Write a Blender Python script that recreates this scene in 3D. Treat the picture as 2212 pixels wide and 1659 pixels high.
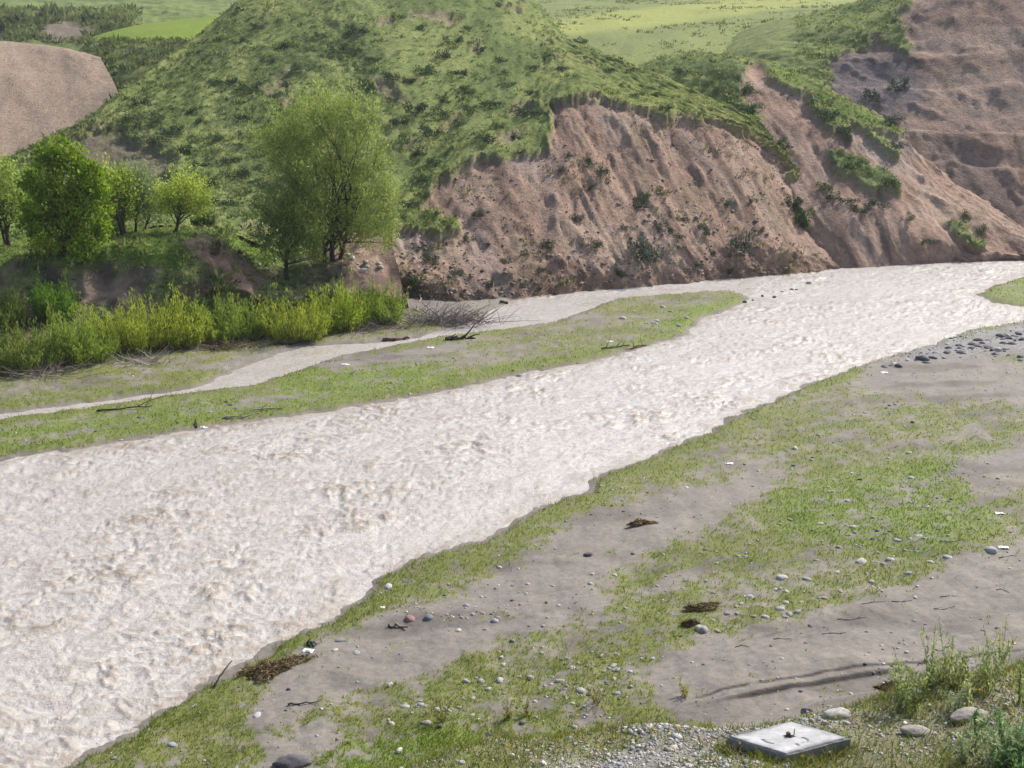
import bpy, math
import numpy as np
from mathutils import Vector

# ------------------------------------------------------------------ scene, camera, light
for o in list(bpy.data.objects):
    bpy.data.objects.remove(o)
scene = bpy.context.scene
COL = scene.collection
rng = np.random.default_rng(7)

H = 12.0                       # camera height above the river, metres
F = 2372.0                     # focal length in survey pixels (2212 x 1659 frame)
CX, CY = 1106.0, 829.5
PITCH = math.radians(14.5)
CP, SP = math.cos(PITCH), math.sin(PITCH)

cam_d = bpy.data.cameras.new('camera')
cam = bpy.data.objects.new('camera', cam_d)
COL.objects.link(cam)
cam.location = (0, 0, H)
cam.rotation_euler = (math.pi / 2 - PITCH, 0, 0)
cam_d.sensor_width = 36.0
cam_d.lens = 36.0 * F / 2212.0
cam_d.clip_start = 0.1
cam_d.clip_end = 4000
scene.camera = cam

SUN_AZ, SUN_EL = math.radians(50), math.radians(43)
world = bpy.data.worlds.new('World')
scene.world = world
world.use_nodes = True
wn = world.node_tree.nodes
wl = world.node_tree.links
bg = wn['Background']
sky = wn.new('ShaderNodeTexSky')
sky.sky_type = 'NISHITA'
sky.sun_disc = False
sky.sun_elevation = SUN_EL
sky.sun_rotation = SUN_AZ
sky.air_density = 1.0
sky.dust_density = 3.0
sky.ozone_density = 1.0
wl.new(sky.outputs[0], bg.inputs[0])
bg.inputs[1].default_value = 0.135

sun_d = bpy.data.lights.new('sun', 'SUN')
sun_d.energy = 4.1
sun_d.angle = math.radians(2.5)
sun_d.color = (1.0, 0.95, 0.87)
sun = bpy.data.objects.new('sun', sun_d)
COL.objects.link(sun)
sv = Vector((math.cos(SUN_EL) * math.sin(SUN_AZ), math.cos(SUN_EL) * math.cos(SUN_AZ), math.sin(SUN_EL)))
sun.rotation_euler = sv.to_track_quat('Z', 'Y').to_euler()
sun.location = (60, 40, 80)

scene.view_settings.view_transform = 'Standard'
scene.view_settings.look = 'None'
scene.view_settings.exposure = 0.48
scene.view_settings.gamma = 1.0
scene.view_settings.use_curve_mapping = False


# ------------------------------------------------------------------ maths helpers
def lin(r, g, b):
    c = np.array([r, g, b], float) / 255.0
    return np.where(c <= 0.04045, c / 12.92, ((c + 0.055) / 1.055) ** 2.4)


def _hash(ix, iy, seed):
    h = (ix.astype(np.int64) * 374761393 + iy.astype(np.int64) * 668265263 + seed * 974634777) & 0xFFFFFFFF
    h = ((h ^ (h >> 13)) * 1274126177) & 0xFFFFFFFF
    h = h ^ (h >> 16)
    return h & 0xFFFF


_ang = np.arange(65536) * (2 * np.pi / 65536) * 97.0
_GX, _GY = np.cos(_ang), np.sin(_ang)


def noise(x, y, seed=0):
    x = np.asarray(x, float); y = np.asarray(y, float)
    ix = np.floor(x); iy = np.floor(y)
    fx = x - ix; fy = y - iy
    u = fx * fx * fx * (fx * (fx * 6 - 15) + 10)
    v = fy * fy * fy * (fy * (fy * 6 - 15) + 10)

    def g(a, b):
        k = _hash(ix + a, iy + b, seed)
        return _GX[k] * (fx - a) + _GY[k] * (fy - b)
    n = (g(0, 0) * (1 - u) + g(1, 0) * u) * (1 - v) + (g(0, 1) * (1 - u) + g(1, 1) * u) * v
    return n * 1.5


def fbm(x, y, seed=0, octv=4, gain=0.5):
    s = 0; a = 1.0; t = 0
    for i in range(octv):
        s = s + a * noise(np.asarray(x) * 2 ** i, np.asarray(y) * 2 ** i, seed + i * 17)
        t += a; a *= gain
    return s / t * 1.4


def sstep(a, b, x):
    t = np.clip((np.asarray(x, float) - a) / (b - a), 0, 1)
    return t * t * (3 - 2 * t)


def ray(vx, vy):
    a = (np.asarray(vx, float) - CX) / F
    b = (CY - np.asarray(vy, float)) / F
    return np.stack([a, CP + b * SP, -SP + b * CP], -1)


def at_z(vx, vy, z=0.0):
    r = ray(vx, vy)
    t = (z - H) / r[..., 2]
    return r * t[..., None] + np.array([0, 0, H])


def at_d(vx, vy, d):
    r = ray(vx, vy)
    t = np.asarray(d, float) / r[..., 1]
    return r * t[..., None] + np.array([0, 0, H])


def to_v(p):
    p = np.asarray(p, float)
    q = p - np.array([0, 0, H])
    dep = q[..., 1] * CP - q[..., 2] * SP
    dep = np.where(dep < 0.5, 0.5, dep)
    up = q[..., 1] * SP + q[..., 2] * CP
    return CX + F * q[..., 0] / dep, CY - F * up / dep


def sdf_poly(px, py, poly):
    """signed distance, positive inside"""
    poly = np.asarray(poly, float)
    px = np.asarray(px, float); py = np.asarray(py, float)
    d2 = np.full(px.shape, 1e18)
    inside = np.zeros(px.shape, bool)
    n = len(poly)
    for i in range(n):
        ax, ay = poly[i]; bx, by = poly[(i + 1) % n]
        ex, ey = bx - ax, by - ay
        L = ex * ex + ey * ey + 1e-12
        t = np.clip(((px - ax) * ex + (py - ay) * ey) / L, 0, 1)
        d2 = np.minimum(d2, (px - ax - t * ex) ** 2 + (py - ay - t * ey) ** 2)
        if ay != by:
            c = ((ay > py) != (by > py)) & (px < (bx - ax) * (py - ay) / (by - ay) + ax)
            inside ^= c
    d = np.sqrt(d2)
    return np.where(inside, d, -d)


# ------------------------------------------------------------------ mesh helpers
def tag(o, label=None, cat=None, group=None, kind=None):
    if label: o['label'] = label
    if cat: o['category'] = cat
    if group: o['group'] = group
    if kind: o['kind'] = kind
    return o


def make_mesh(name, verts, faces, col=None, mat=None, smooth=True):
    verts = np.ascontiguousarray(verts, np.float32)
    faces = np.ascontiguousarray(faces, np.int32)
    k = faces.shape[1]
    me = bpy.data.meshes.new(name)
    me.vertices.add(len(verts))
    me.vertices.foreach_set('co', verts.ravel())
    me.loops.add(faces.size)
    me.loops.foreach_set('vertex_index', faces.ravel())
    me.polygons.add(len(faces))
    me.polygons.foreach_set('loop_start', np.arange(0, faces.size, k, dtype=np.int32))
    me.polygons.foreach_set('loop_total', np.full(len(faces), k, np.int32))
    me.polygons.foreach_set('use_smooth', np.full(len(faces), smooth, bool))
    if col is not None:
        at = me.attributes.new('col', 'FLOAT_COLOR', 'POINT')
        c = np.ones((len(verts), 4), np.float32)
        c[:, :3] = np.clip(col, 0, 1)
        at.data.foreach_set('color', c.ravel())
    me.update(calc_edges=True)
    if mat: me.materials.append(mat)
    return me


def link(name, me, parent=None, loc=None, rot=None, scale=None):
    o = bpy.data.objects.new(name, me)
    COL.objects.link(o)
    if parent: o.parent = parent
    if loc is not None: o.location = loc
    if rot is not None: o.rotation_euler = rot
    if scale is not None: o.scale = scale
    return o


def grid_faces(nr, nc):
    i = np.arange(nr * nc).reshape(nr, nc)
    return np.stack([i[:-1, :-1], i[:-1, 1:], i[1:, 1:], i[1:, :-1]], -1).reshape(-1, 4)


def tube(pts, rad, n=6):
    """tapered tube along pts; returns verts, quad faces"""
    pts = np.asarray(pts, float); rad = np.asarray(rad, float)
    d = np.gradient(pts, axis=0)
    d /= np.linalg.norm(d, axis=1)[:, None] + 1e-9
    ref = np.where(np.abs(d[:, 2:3]) > 0.9, [[1.0, 0, 0]], [[0, 0, 1.0]])
    a = np.cross(d, ref); a /= np.linalg.norm(a, axis=1)[:, None] + 1e-9
    b = np.cross(d, a)
    th = np.arange(n) * 2 * np.pi / n
    v = pts[:, None] + rad[:, None, None] * (a[:, None] * np.cos(th)[None, :, None] + b[:, None] * np.sin(th)[None, :, None])
    i = np.arange(len(pts) * n).reshape(len(pts), n)
    j = np.roll(i, -1, axis=1)
    f = np.stack([i[:-1], j[:-1], j[1:], i[1:]], -1).reshape(-1, 4)
    return v.reshape(-1, 3), f


def join(parts):
    vs, fs, cs, o = [], [], [], 0
    for p in parts:
        vs.append(p[0]); fs.append(np.asarray(p[1]) + o); o += len(p[0])
        if len(p) > 2:
            c = np.asarray(p[2], float)
            cs.append(np.broadcast_to(c, (len(p[0]), 3)))
    return np.concatenate(vs), np.concatenate(fs), (np.concatenate(cs) if cs else None)


def leaves(cen, dirv, length, width, col, r):
    """diamond leaves: centre, direction, per-leaf colour"""
    n = len(cen)
    d = dirv / (np.linalg.norm(dirv, axis=1)[:, None] + 1e-9)
    s = np.cross(d, r.normal(size=(n, 3)))
    s /= np.linalg.norm(s, axis=1)[:, None] + 1e-9
    L = np.broadcast_to(length, (n,))[:, None] * 0.5
    W = np.broadcast_to(width, (n,))[:, None] * 0.5
    v = np.stack([cen - d * L, cen + s * W - d * L * .1, cen + d * L, cen - s * W - d * L * .1], 1).reshape(-1, 3)
    f = np.arange(4 * n).reshape(n, 4)
    c = np.repeat(col, 4, axis=0)
    return v, f, c


def blades(base, height, width, lean, col, r, seg=2, tipcol=None):
    """grass blades: base points; bent quads + tip, built as quads (last degenerate to a narrow tip)"""
    n = len(base)
    az = r.uniform(0, 2 * np.pi, n)
    ld = np.stack([np.cos(az), np.sin(az), np.zeros(n)], 1)
    sa = r.uniform(0, 2 * np.pi, n)
    sd = np.stack([np.cos(sa), np.sin(sa), np.zeros(n)], 1)
    h = np.broadcast_to(height, (n,))[:, None]
    w = np.broadcast_to(width, (n,))[:, None] * .5
    le = np.broadcast_to(lean, (n,))[:, None]
    rows = []
    for k in range(seg + 1):
        t = k / seg
        p = base + np.array([0, 0, 1.0]) * h * (t - 0.25 * le * t * t) + ld * h * le * t * t
        ww = w * (1 - 0.92 * t)
        rows.append(p - sd * ww); rows.append(p + sd * ww)
    v = np.stack(rows, 1)
    m = 2 * (seg + 1)
    f = []
    for k in range(seg):
        f.append(np.stack([np.arange(n) * m + 2 * k, np.arange(n) * m + 2 * k + 1, np.arange(n) * m + 2 * k + 3, np.arange(n) * m + 2 * k + 2], 1))
    c = np.repeat(col[:, None], m, 1).astype(float)
    if tipcol is not None:
        for k in range(seg + 1):
            t = k / seg
            c[:, 2 * k:2 * k + 2] = col[:, None] * (1 - t) + tipcol[:, None] * t
    return v.reshape(-1, 3), np.concatenate(f), c.reshape(-1, 3)


# ------------------------------------------------------------------ materials
def material(name, rough=0.9, spec=0.2, nscale=6.0, namt=0.3, bump=0.0, bscale=8.0, transl=0.0, stretch=None, detail=6.0, bdist=0.1):
    m = bpy.data.materials.new(name)
    m.use_nodes = True
    nt = m.node_tree; N = nt.nodes; L = nt.links
    b = N['Principled BSDF']
    b.inputs['Roughness'].default_value = rough
    b.inputs['Specular IOR Level'].default_value = spec
    at = N.new('ShaderNodeAttribute'); at.attribute_name = 'col'
    tc = N.new('ShaderNodeTexCoord')
    no = N.new('ShaderNodeTexNoise'); no.inputs['Scale'].default_value = nscale
    no.inputs['Detail'].default_value = detail; no.inputs['Roughness'].default_value = 0.65
    vec = tc.outputs['Object']
    if stretch:
        mp = N.new('ShaderNodeMapping'); mp.inputs['Scale'].default_value = stretch
        L.new(vec, mp.inputs['Vector']); vec = mp.outputs['Vector']
    L.new(vec, no.inputs['Vector'])
    mr = N.new('ShaderNodeMapRange')
    mr.inputs['From Min'].default_value = 0.3; mr.inputs['From Max'].default_value = 0.7
    mr.inputs['To Min'].default_value = 1 - namt; mr.inputs['To Max'].default_value = 1 + namt
    L.new(no.outputs['Fac'], mr.inputs['Value'])
    mu = N.new('ShaderNodeVectorMath'); mu.operation = 'SCALE'
    L.new(at.outputs['Color'], mu.inputs[0]); L.new(mr.outputs['Result'], mu.inputs['Scale'])
    L.new(mu.outputs['Vector'], b.inputs['Base Color'])
    if bump > 0:
        n2 = N.new('ShaderNodeTexNoise'); n2.inputs['Scale'].default_value = bscale
        n2.inputs['Detail'].default_value = 8; n2.inputs['Roughness'].default_value = 0.7
        L.new(vec, n2.inputs['Vector'])
        bp = N.new('ShaderNodeBump'); bp.inputs['Strength'].default_value = bump; bp.inputs['Distance'].default_value = bdist
        L.new(n2.outputs['Fac'], bp.inputs['Height']); L.new(bp.outputs['Normal'], b.inputs['Normal'])
    if transl > 0:
        t = N.new('ShaderNodeBsdfTranslucent')
        L.new(mu.outputs['Vector'], t.inputs['Color'])
        mx = N.new('ShaderNodeMixShader'); mx.inputs[0].default_value = transl
        L.new(b.outputs[0], mx.inputs[1]); L.new(t.outputs[0], mx.inputs[2])
        L.new(mx.outputs[0], N['Material Output'].inputs['Surface'])
    return m


M_TERR = material('earth_and_turf', 0.95, 0.1, 2.6, 0.30, 0.8, 4.0, bdist=0.25)
M_FLAT = material('silt_and_turf', 0.8, 0.25, 7.0, 0.22, 0.5, 14.0, bdist=0.04)
M_LEAF = material('leaf', 0.6, 0.2, 1.5, 0.15, transl=0.5)
M_GRASS = material('grass_blade', 0.7, 0.15, 3.0, 0.15, transl=0.45)
M_BARK = material('bark', 0.9, 0.1, 12.0, 0.4, 0.7, 20.0, bdist=0.05)
M_STONE = material('stone', 0.8, 0.3, 9.0, 0.3, 0.5, 22.0, bdist=0.03)
M_CONC = material('concrete', 0.9, 0.2, 5.0, 0.16, 0.6, 60.0, bdist=0.01)
M_RUST = material('rusty_iron', 0.8, 0.3, 30.0, 0.4, 0.5, 60.0, bdist=0.01)
M_PLASTIC = material('plastic_sheet', 0.45, 0.5, 10.0, 0.08)
M_WATER = material('muddy_water', 0.26, 0.6, 5.0, 0.12, 0.9, 8.0, bdist=0.07)

# ------------------------------------------------------------------ valley floor plan (survey points on the water plane)
NEAR_EDGE = [(-900, 2300), (-300, 1910), (150, 1659), (240, 1610), (330, 1555), (430, 1500), (520, 1450), (600, 1395), (690, 1355), (790, 1303),
             (815, 1258), (900, 1215), (1000, 1180), (1060, 1165), (1150, 1110), (1276, 1058), (1288, 1037), (1400, 990), (1535, 938),
             (1580, 905), (1700, 855), (1790, 815), (1900, 780), (1975, 757), (2040, 737), (2100, 714), (2160, 703), (2230, 690), (2600, 668)]
ISLE = [(2118, 636), (2150, 618), (2230, 594), (2600, 570), (2600, 650), (2230, 663), (2150, 652)]
FAR_EDGE = [(2600, 530), (2212, 548), (2100, 554), (1900, 568), (1700, 586), (1500, 604), (1300, 618), (1130, 640), (1050, 664),
            (1030, 690), (940, 713), (885, 731), (760, 741), (640, 745), (560, 775), (490, 800), (420, 835), (200, 865), (0, 890), (-700, 985)]
BAR = [(-700, 1120), (-700, 1012), (0, 906), (150, 887), (350, 857), (560, 830), (640, 803), (730, 772), (880, 741), (960, 727), (1150, 703), (1215, 692),
       (1290, 664), (1345, 643), (1570, 627), (1612, 640), (1590, 660), (1500, 690), (1478, 722), (1390, 747), (1280, 777), (1130, 802), (1000, 832), (900, 852),
       (700, 884), (500, 912), (300, 942), (150, 967), (0, 986)]


def plan(vpts):
    a = np.asarray(vpts, float)
    return at_z(a[:, 0], a[:, 1], 0.0)[:, :2]


WATER_POLY = np.concatenate([plan(NEAR_EDGE), plan(FAR_EDGE)])
ISLE_POLY = plan(ISLE)
BAR_POLY = plan(BAR)


def land_sd(x, y):
    """metres from the waterline, positive on land"""
    w = 0.34 * fbm(x * 1.0, y * 1.0, 5, 4, .6)
    s = -sdf_poly(x, y, WATER_POLY)
    s = np.maximum(s, sdf_poly(x, y, ISLE_POLY))
    s = np.maximum(s, sdf_poly(x, y, BAR_POLY))
    return s + w


EA = at_z(600, 1655, 4.3)[:2]; EB = at_z(2212, 1425, 4.0)[:2]
ED = (EB - EA) / np.linalg.norm(EB - EA)
EN = np.array([ED[1], -ED[0]])          # towards the camera


def emb(x, y):
    s = (x - EA[0]) * ED[0] + (y - EA[1]) * ED[1]
    e = (x - EA[0]) * EN[0] + (y - EA[1]) * EN[1]
    e = e + 0.45 * fbm(s * 0.35, e * 0.1, 31, 3) - 0.75 * np.exp(-((s - 6.8) / 2.6) ** 2)
    zc = 4.15 + 0.15 * noise(s * 0.3, s * 0 + 3.3, 8)
    up = zc + 0.22 * e + 0.018 * e * e
    dn = zc + 0.75 * e
    k = sstep(-0.4, 0.6, e)
    z = dn * (1 - k) + up * k
    z = z + 0.06 * fbm(x * 1.3, y * 1.3, 11, 4) * sstep(-1, 1, e)
    return np.minimum(z, 10.3), e


def seg_dist(px, py, pts):
    d2 = np.full(np.shape(px), 1e18)
    for (ax, ay), (bx, by) in zip(pts[:-1], pts[1:]):
        ex, ey = bx - ax, by - ay
        t = np.clip(((px - ax) * ex + (py - ay) * ey) / (ex * ex + ey * ey), 0, 1)
        d2 = np.minimum(d2, (px - ax - t * ex) ** 2 + (py - ay - t * ey) ** 2)
    return np.sqrt(d2)


# low eroded steps in the silt of the track, seen as dark lines
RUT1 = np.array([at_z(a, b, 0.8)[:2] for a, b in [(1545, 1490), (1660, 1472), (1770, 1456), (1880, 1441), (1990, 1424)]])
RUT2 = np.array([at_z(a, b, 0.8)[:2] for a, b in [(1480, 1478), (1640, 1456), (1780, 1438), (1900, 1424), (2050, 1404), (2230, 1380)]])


def rut_side(px, py, pts):
    d = seg_dist(px, py, pts)
    a, b = pts[0], pts[-1]
    # signed across the mean line, positive uphill (away from the camera)
    yl = np.interp(px, pts[:, 0], pts[:, 1])
    s = np.where(py > yl, d, -d)
    ends = sstep(a[0] - 0.3, a[0] + 0.8, px) * (1 - sstep(b[0] - 0.8, b[0] + 0.3, px))
    return s, ends


def zground(x, y):
    x = np.asarray(x, float); y = np.asarray(y, float)
    sd = land_sd(x, y)
    z = np.where(sd > 0, 0.10 * sstep(0, 0.3, sd) + 0.55 * sstep(0.2, 14, sd), -0.6 * sstep(0, 1.5, -sd))
    z = z + sstep(0, 2, sd) * (0.10 * fbm(x * 0.22, y * 0.22, 2, 3) + 0.05 * fbm(x * 1.1, y * 1.1, 3, 3))
    for pts, hh in ((RUT1, 0.07), (RUT2, 0.035)):
        s, en = rut_side(x, y, pts)
        z = z + hh * en * (sstep(-0.035, 0.025, s) * (1 - sstep(0.05, 2.6, s)) - 0.35 * (1 - sstep(-0.9, -0.05, s)) * 0)
    ze, e = emb(x, y)
    k = 0.25
    m = np.maximum(z, ze)
    return m + 0.25 * k * np.clip(1 - np.abs(z - ze) / k, 0, 1) ** 2


def hit_ground(vx, vy):
    """where a survey ray meets the valley floor"""
    r = ray(vx, vy)
    t = np.arange(6, 140, 0.05)
    p = r[None] * t[:, None] + np.array([0, 0, H])
    below = p[:, 2] < zground(p[:, 0], p[:, 1])
    i = int(np.argmax(below))
    q = p[i]
    return np.array([q[0], q[1], float(zground(q[0:1], q[1:2])[0])])


# cover of the floor: which parts are turf, which are bare silt
SILT = [
    ([(620, 1425), (700, 1375), (830, 1318), (1000, 1285), (1180, 1262), (1330, 1255), (1230, 1320), (1090, 1375), (900, 1450), (720, 1500), (600, 1570), (540, 1560), (560, 1500)], 26),
    ([(1275, 1105), (1450, 1060), (1720, 1015), (1660, 1055), (1520, 1130), (1340, 1235), (1150, 1290), (1000, 1300), (1120, 1210)], 26),
    ([(2600, 1120), (2212, 1165), (2080, 1195), (1900, 1290), (1740, 1335), (1560, 1385), (1440, 1430), (1400, 1470), (1460, 1560), (2000, 1560), (2600, 1480)], 20),
    ([(1900, 770), (2000, 740), (2212, 790), (2400, 840), (2400, 900), (2212, 870), (2000, 860), (1850, 830)], 24),
    ([(2060, 1010), (2212, 950), (2500, 950), (2500, 1050), (2212, 1050), (2120, 1075)], 24),
    ([(560, 1600), (700, 1560), (740, 1600), (620, 1650)], 25),
    ([(640, 745), (900, 738), (1030, 690), (1300, 672), (1300, 690), (1100, 702), (880, 735), (760, 775), (640, 790), (560, 790)], 14),
    ([(430, 800), (520, 770), (660, 738), (900, 725), (880, 740), (640, 760), (560, 790)], 12),
    ([(640, 780), (900, 752), (1000, 748), (900, 775), (720, 800)], 12),
]
GRAVEL = [([(1880, 775), (1990, 740), (2110, 705), (2250, 690), (2600, 660), (2600, 780), (2300, 770), (2120, 760), (2000, 770)], 20)]
LUSH = [([(0, 920), (300, 880), (600, 845), (1000, 800), (1400, 735), (1100, 795), (700, 875), (300, 935), (0, 975)], 25), ([(620, 800), (760, 775), (1000, 790), (1060, 800), (900, 835), (700, 870), (560, 880)], 20), ([(1650, 1060), (1900, 1010), (2180, 960), (2060, 1040), (2180, 1120), (2000, 1200), (1700, 1160)], 40),
        ([(1450, 730), (1490, 715), (1600, 650), (1480, 660), (1380, 730)], 15), ([(2120, 636), (2212, 595), (2500, 590), (2500, 655), (2212, 655)], 15),
        ([(700, 1620), (1000, 1560), (1100, 1659), (700, 1700)], 40)]


def cover(x, y, z):
    vx, vy = to_v(np.stack([x, y, z], -1))
    sd = land_sd(x, y)
    _, e = emb(x, y)
    plain = e < -0.6
    n1 = fbm(x * 0.45, y * 0.45, 40, 4)
    n2 = fbm(x * 1.7, y * 1.7, 44, 4)
    silt = np.zeros(x.shape)
    for poly, soft in SILT:
        silt = np.maximum(silt, sstep(-soft, soft, sdf_poly(vx, vy, poly)))
    silt = np.where(plain, silt, 0)
    n3 = fbm(x * 5.0, y * 5.0, 47, 3)
    g = 0.70 + 0.46 * n1 + 0.62 * n2 + .55 * n3 - 0.84 * silt
    # flood streaks along the bar
    s = (x * 0.80 + y * 0.60); t = (-x * 0.60 + y * 0.80)
    g = g - 0.35 * sstep(0.1, 0.5, fbm(s * 0.12, t * 0.7, 60, 3))
    lush = np.zeros(x.shape)
    for poly, soft in LUSH:
        lush = np.maximum(lush, sstep(-soft, soft, sdf_poly(vx, vy, poly)))
    g = g + 0.2 * lush
    g = g + 0.35 * np.exp(-((sd - 0.5) / 0.6) ** 2) * plain * (1 - silt)
    grav = np.zeros(x.shape)
    for poly, soft in GRAVEL:
        grav = np.maximum(grav, sstep(-soft, soft, sdf_poly(vx, vy, poly)))
    g = g - 0.8 * grav - 2.0 * (sstep(-6, 6, sdf_poly(vx, vy, [(1000, 690), (1040, 664), (1130, 645), (1300, 622), (1700, 590), (2212, 550), (2700, 520), (2700, 400), (800, 400), (800, 640)])))
    # bank of the road: thin turf with open gravel
    gb = sstep(-0.15, 0.35, fbm(x * 0.55, y * 0.55, 70, 4) + 0.1)
    pg = np.maximum(sstep(-60, 40, sdf_poly(vx, vy, [(1330, 1560), (1500, 1515), (1800, 1530), (1640, 1600), (1440, 1590)])),
                    sstep(-60, 40, sdf_poly(vx, vy, [(1150, 1640), (1400, 1600), (1620, 1640), (1500, 1700), (1200, 1700)])))
    g = np.where(plain, sstep(0.15, 0.95, g), np.clip(0.65 + 0.5 * gb - 0.55 * pg, 0, 1))
    g = g * sstep(-0.04, 0.06, sd)
    gravel = np.where(plain, grav, np.clip(pg + 0.25 * (1 - gb), 0, 1))
    return g, gravel, lush, plain, sd


# ------------------------------------------------------------------ ground
vy_rows = np.concatenate([np.linspace(530, 640, 45), np.linspace(643, 1000, 110), np.linspace(1004, 1900, 200)])
ys = at_z(np.full(vy_rows.shape, CX), vy_rows)[:, 1]
ys = np.concatenate([[-300, -120, -60, -30, -15, -8, -4, -1, 2, 4.5, 6.5, 7.5], np.linspace(8.2, 24, 330), ys[ys > 24.1][::-1], [110, 150, 300]])
fr = np.concatenate([[-3, -2, -1.5, -1.1, -0.9], np.linspace(-0.75, 0.75, 760), [0.9, 1.1, 1.5, 2, 3]])
YY, FF = np.meshgrid(ys, fr, indexing='ij')
XX = FF * np.maximum(YY, 14.0)
ZZ = zground(XX.ravel(), YY.ravel()).reshape(XX.shape)
gx, gy, gz = XX.ravel(), YY.ravel(), ZZ.ravel()
gcov, ggrav, glush, gplain, gsd = cover(gx, gy, gz)
C_SILT = np.array([.200, .178, .156]); C_WET = np.array([.150, .128, .108])
C_TURF = np.array([.115, .142, .022]); C_TURF2 = np.array([.160, .172, .036]); C_LUSH = np.array([.130, .195, .012])
C_GRAV = np.array([.20, .195, .19])
n = fbm(gx * .7, gy * .7, 90, 4)[:, None]
c = C_SILT * (1 + .16 * n)
pt = sstep(0.05, 0.45, fbm(gx * 0.25, gy * 0.5, 97, 3))[:, None]
c = c * (1 - pt * .30)
ts_ = gx * ED[0] + gy * ED[1]; tt_ = -gx * EN[0] - gy * EN[1]
tt_ = tt_ + .25 * fbm(ts_ * .15, tt_ * .3, 93, 3)
vgx, vgy = to_v(np.stack([gx, gy, gz], 1))
trk = sstep(-10, 10, sdf_poly(vgx, vgy, SILT[2][0])) * gplain
wisp = (sstep(.22, .5, fbm(ts_ * .35, tt_ * 3.2, 95, 3)) * .45 * sstep(-.1, .4, fbm(ts_ * .3, tt_ * .5, 96, 2)) * trk)[:, None]
c = c * (1 - wisp) + np.array([.085, .073, .068]) * wisp
c = c * (1 - ggrav[:, None]) + C_GRAV * (1 + .3 * n) * ggrav[:, None]
tf = C_TURF * (.6 - .5 * n) + C_TURF2 * (.4 + .5 * n)
tf = tf * (1 - .6 * glush[:, None]) + C_LUSH * .6 * glush[:, None]
tf = np.where(gplain[:, None], tf, tf * .6 + np.array([.16, .14, .08]) * .4)
gg = gcov[:, None]
c = c * (1 - gg * .85) + tf * gg * .85
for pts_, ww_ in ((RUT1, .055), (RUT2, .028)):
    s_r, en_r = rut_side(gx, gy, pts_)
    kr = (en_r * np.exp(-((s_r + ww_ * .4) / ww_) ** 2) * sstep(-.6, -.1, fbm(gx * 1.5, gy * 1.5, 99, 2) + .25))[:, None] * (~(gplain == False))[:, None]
    c = c * (1 - .95 * kr) + np.array([.030, .025, .024]) * .95 * kr  # shade on the step faces painted as near-black ground colour
wet = (1 - sstep(0.0, 0.18, gsd))[:, None]
c = c * (1 - wet * .4) + C_WET * wet * .4
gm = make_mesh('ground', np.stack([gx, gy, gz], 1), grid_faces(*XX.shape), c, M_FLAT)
tag(link('ground', gm), 'silty river flat with patchy turf and a sloping near bank', kind='structure')

# ------------------------------------------------------------------ river
wy = np.concatenate([np.linspace(535, 640, 90), np.linspace(641.5, 1000, 190), np.linspace(1003, 1900, 260)])
wys = at_z(np.full(wy.shape, CX), wy)[:, 1][::-1]
wys = np.concatenate([[-60, -20, 0, 8, 12], wys, [110, 130]])
wfr = np.concatenate([[-4, -2, -1.2, -.9], np.linspace(-.62, .62, 860), [.9, 1.2, 2, 4]])
WY, WF = np.meshgrid(wys, wfr, indexing='ij')
WX = WF * np.maximum(WY, 14.0)
wx, wyv = WX.ravel(), WY.ravel()
fa = at_z(1900, 690)[:2]; fb = at_z(100, 1300)[:2]
FD = (fb - fa) / np.linalg.norm(fb - fa); FN = np.array([-FD[1], FD[0]])
a = wx * FD[0] + wyv * FD[1]; b = wx * FN[0] + wyv * FN[1]
wa = a + 0.5 * fbm(a * .3, b * .3, 101, 2); wb = b + 0.5 * fbm(a * .3, b * .3, 103, 2)
wsd = -land_sd(wx, wyv)
# the sheltered back channel runs smooth
BACK = plan([(-700, 1000), (0, 910), (560, 840), (900, 748), (1290, 697), (1310, 680), (1360, 650), (1600, 640), (1640, 608), (1300, 632), (1040, 665), (600, 740), (-700, 960)])
calm = sstep(-0.5, 0.8, sdf_poly(wx, wyv, BACK))
turb = sstep(-0.35, 0.6, fbm(a * .11, b * .2, 111, 3) + .25) * (1 - calm * .92)
qx = wx + .25 * fbm(wx * .9, wyv * .9, 151, 2); qy = wyv + .25 * fbm(wx * .9, wyv * .9, 153, 2)
fade = sstep(90, 35, np.hypot(wx, wyv))
r1 = fbm(wa / 1.5, wb / 1.2, 121, 3, .55)
r2 = 1 - 2 * np.abs(noise(qx / .95, qy / .55, 123)) ** .8
r3 = 1 - 2 * np.abs(noise(qx / .46 + 7, qy / .27, 125)) ** .8
r4 = fbm(qx / .24, qy / .15, 127, 2, .6)
big = sstep(-.1, .7, fbm(qx / 3.2, qy / 2.0, 131, 3, .55))
amp = (.6 + .4 * turb) * (.7 + .6 * big)
wave = amp * (.040 * r1 + .046 * r2 + .040 * r3 + .034 * r4) + .07 * big * turb * np.maximum(r2, 0)
wave = wave * (1 - .93 * calm)
shore = sstep(0.0, 0.8, wsd)
wave = wave * (.25 + .75 * shore)
wz = wave - .04
C_MUDSKY = np.array([.50, .475, .45]); C_MUD2 = np.array([.265, .20, .135]); C_FOAM = np.array([.64, .60, .55])  # first colour is pale: sky reflection painted into the flat water
crest = sstep(.0, .85, .45 * r2 + .45 * r3 + .6 * r4)
tan = np.clip((.4 + .6 * big) * (.45 + .55 * turb) * crest * .95 + .12 * r1 + .28 * (1 - calm) * sstep(1.6, 0, wsd) * sstep(-.2, .4, r1 + .3) + .08 * calm + .16 * sstep(8, -14, wx), 0, 1)[:, None]  # tan on wave faces; leftward rise paints the falloff of sky glare
wc = C_MUDSKY * (1 - tan) + C_MUD2 * tan
wc = wc * (1 + .08 * fbm(a * .12, b * .9, 141, 3))[:, None]
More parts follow.
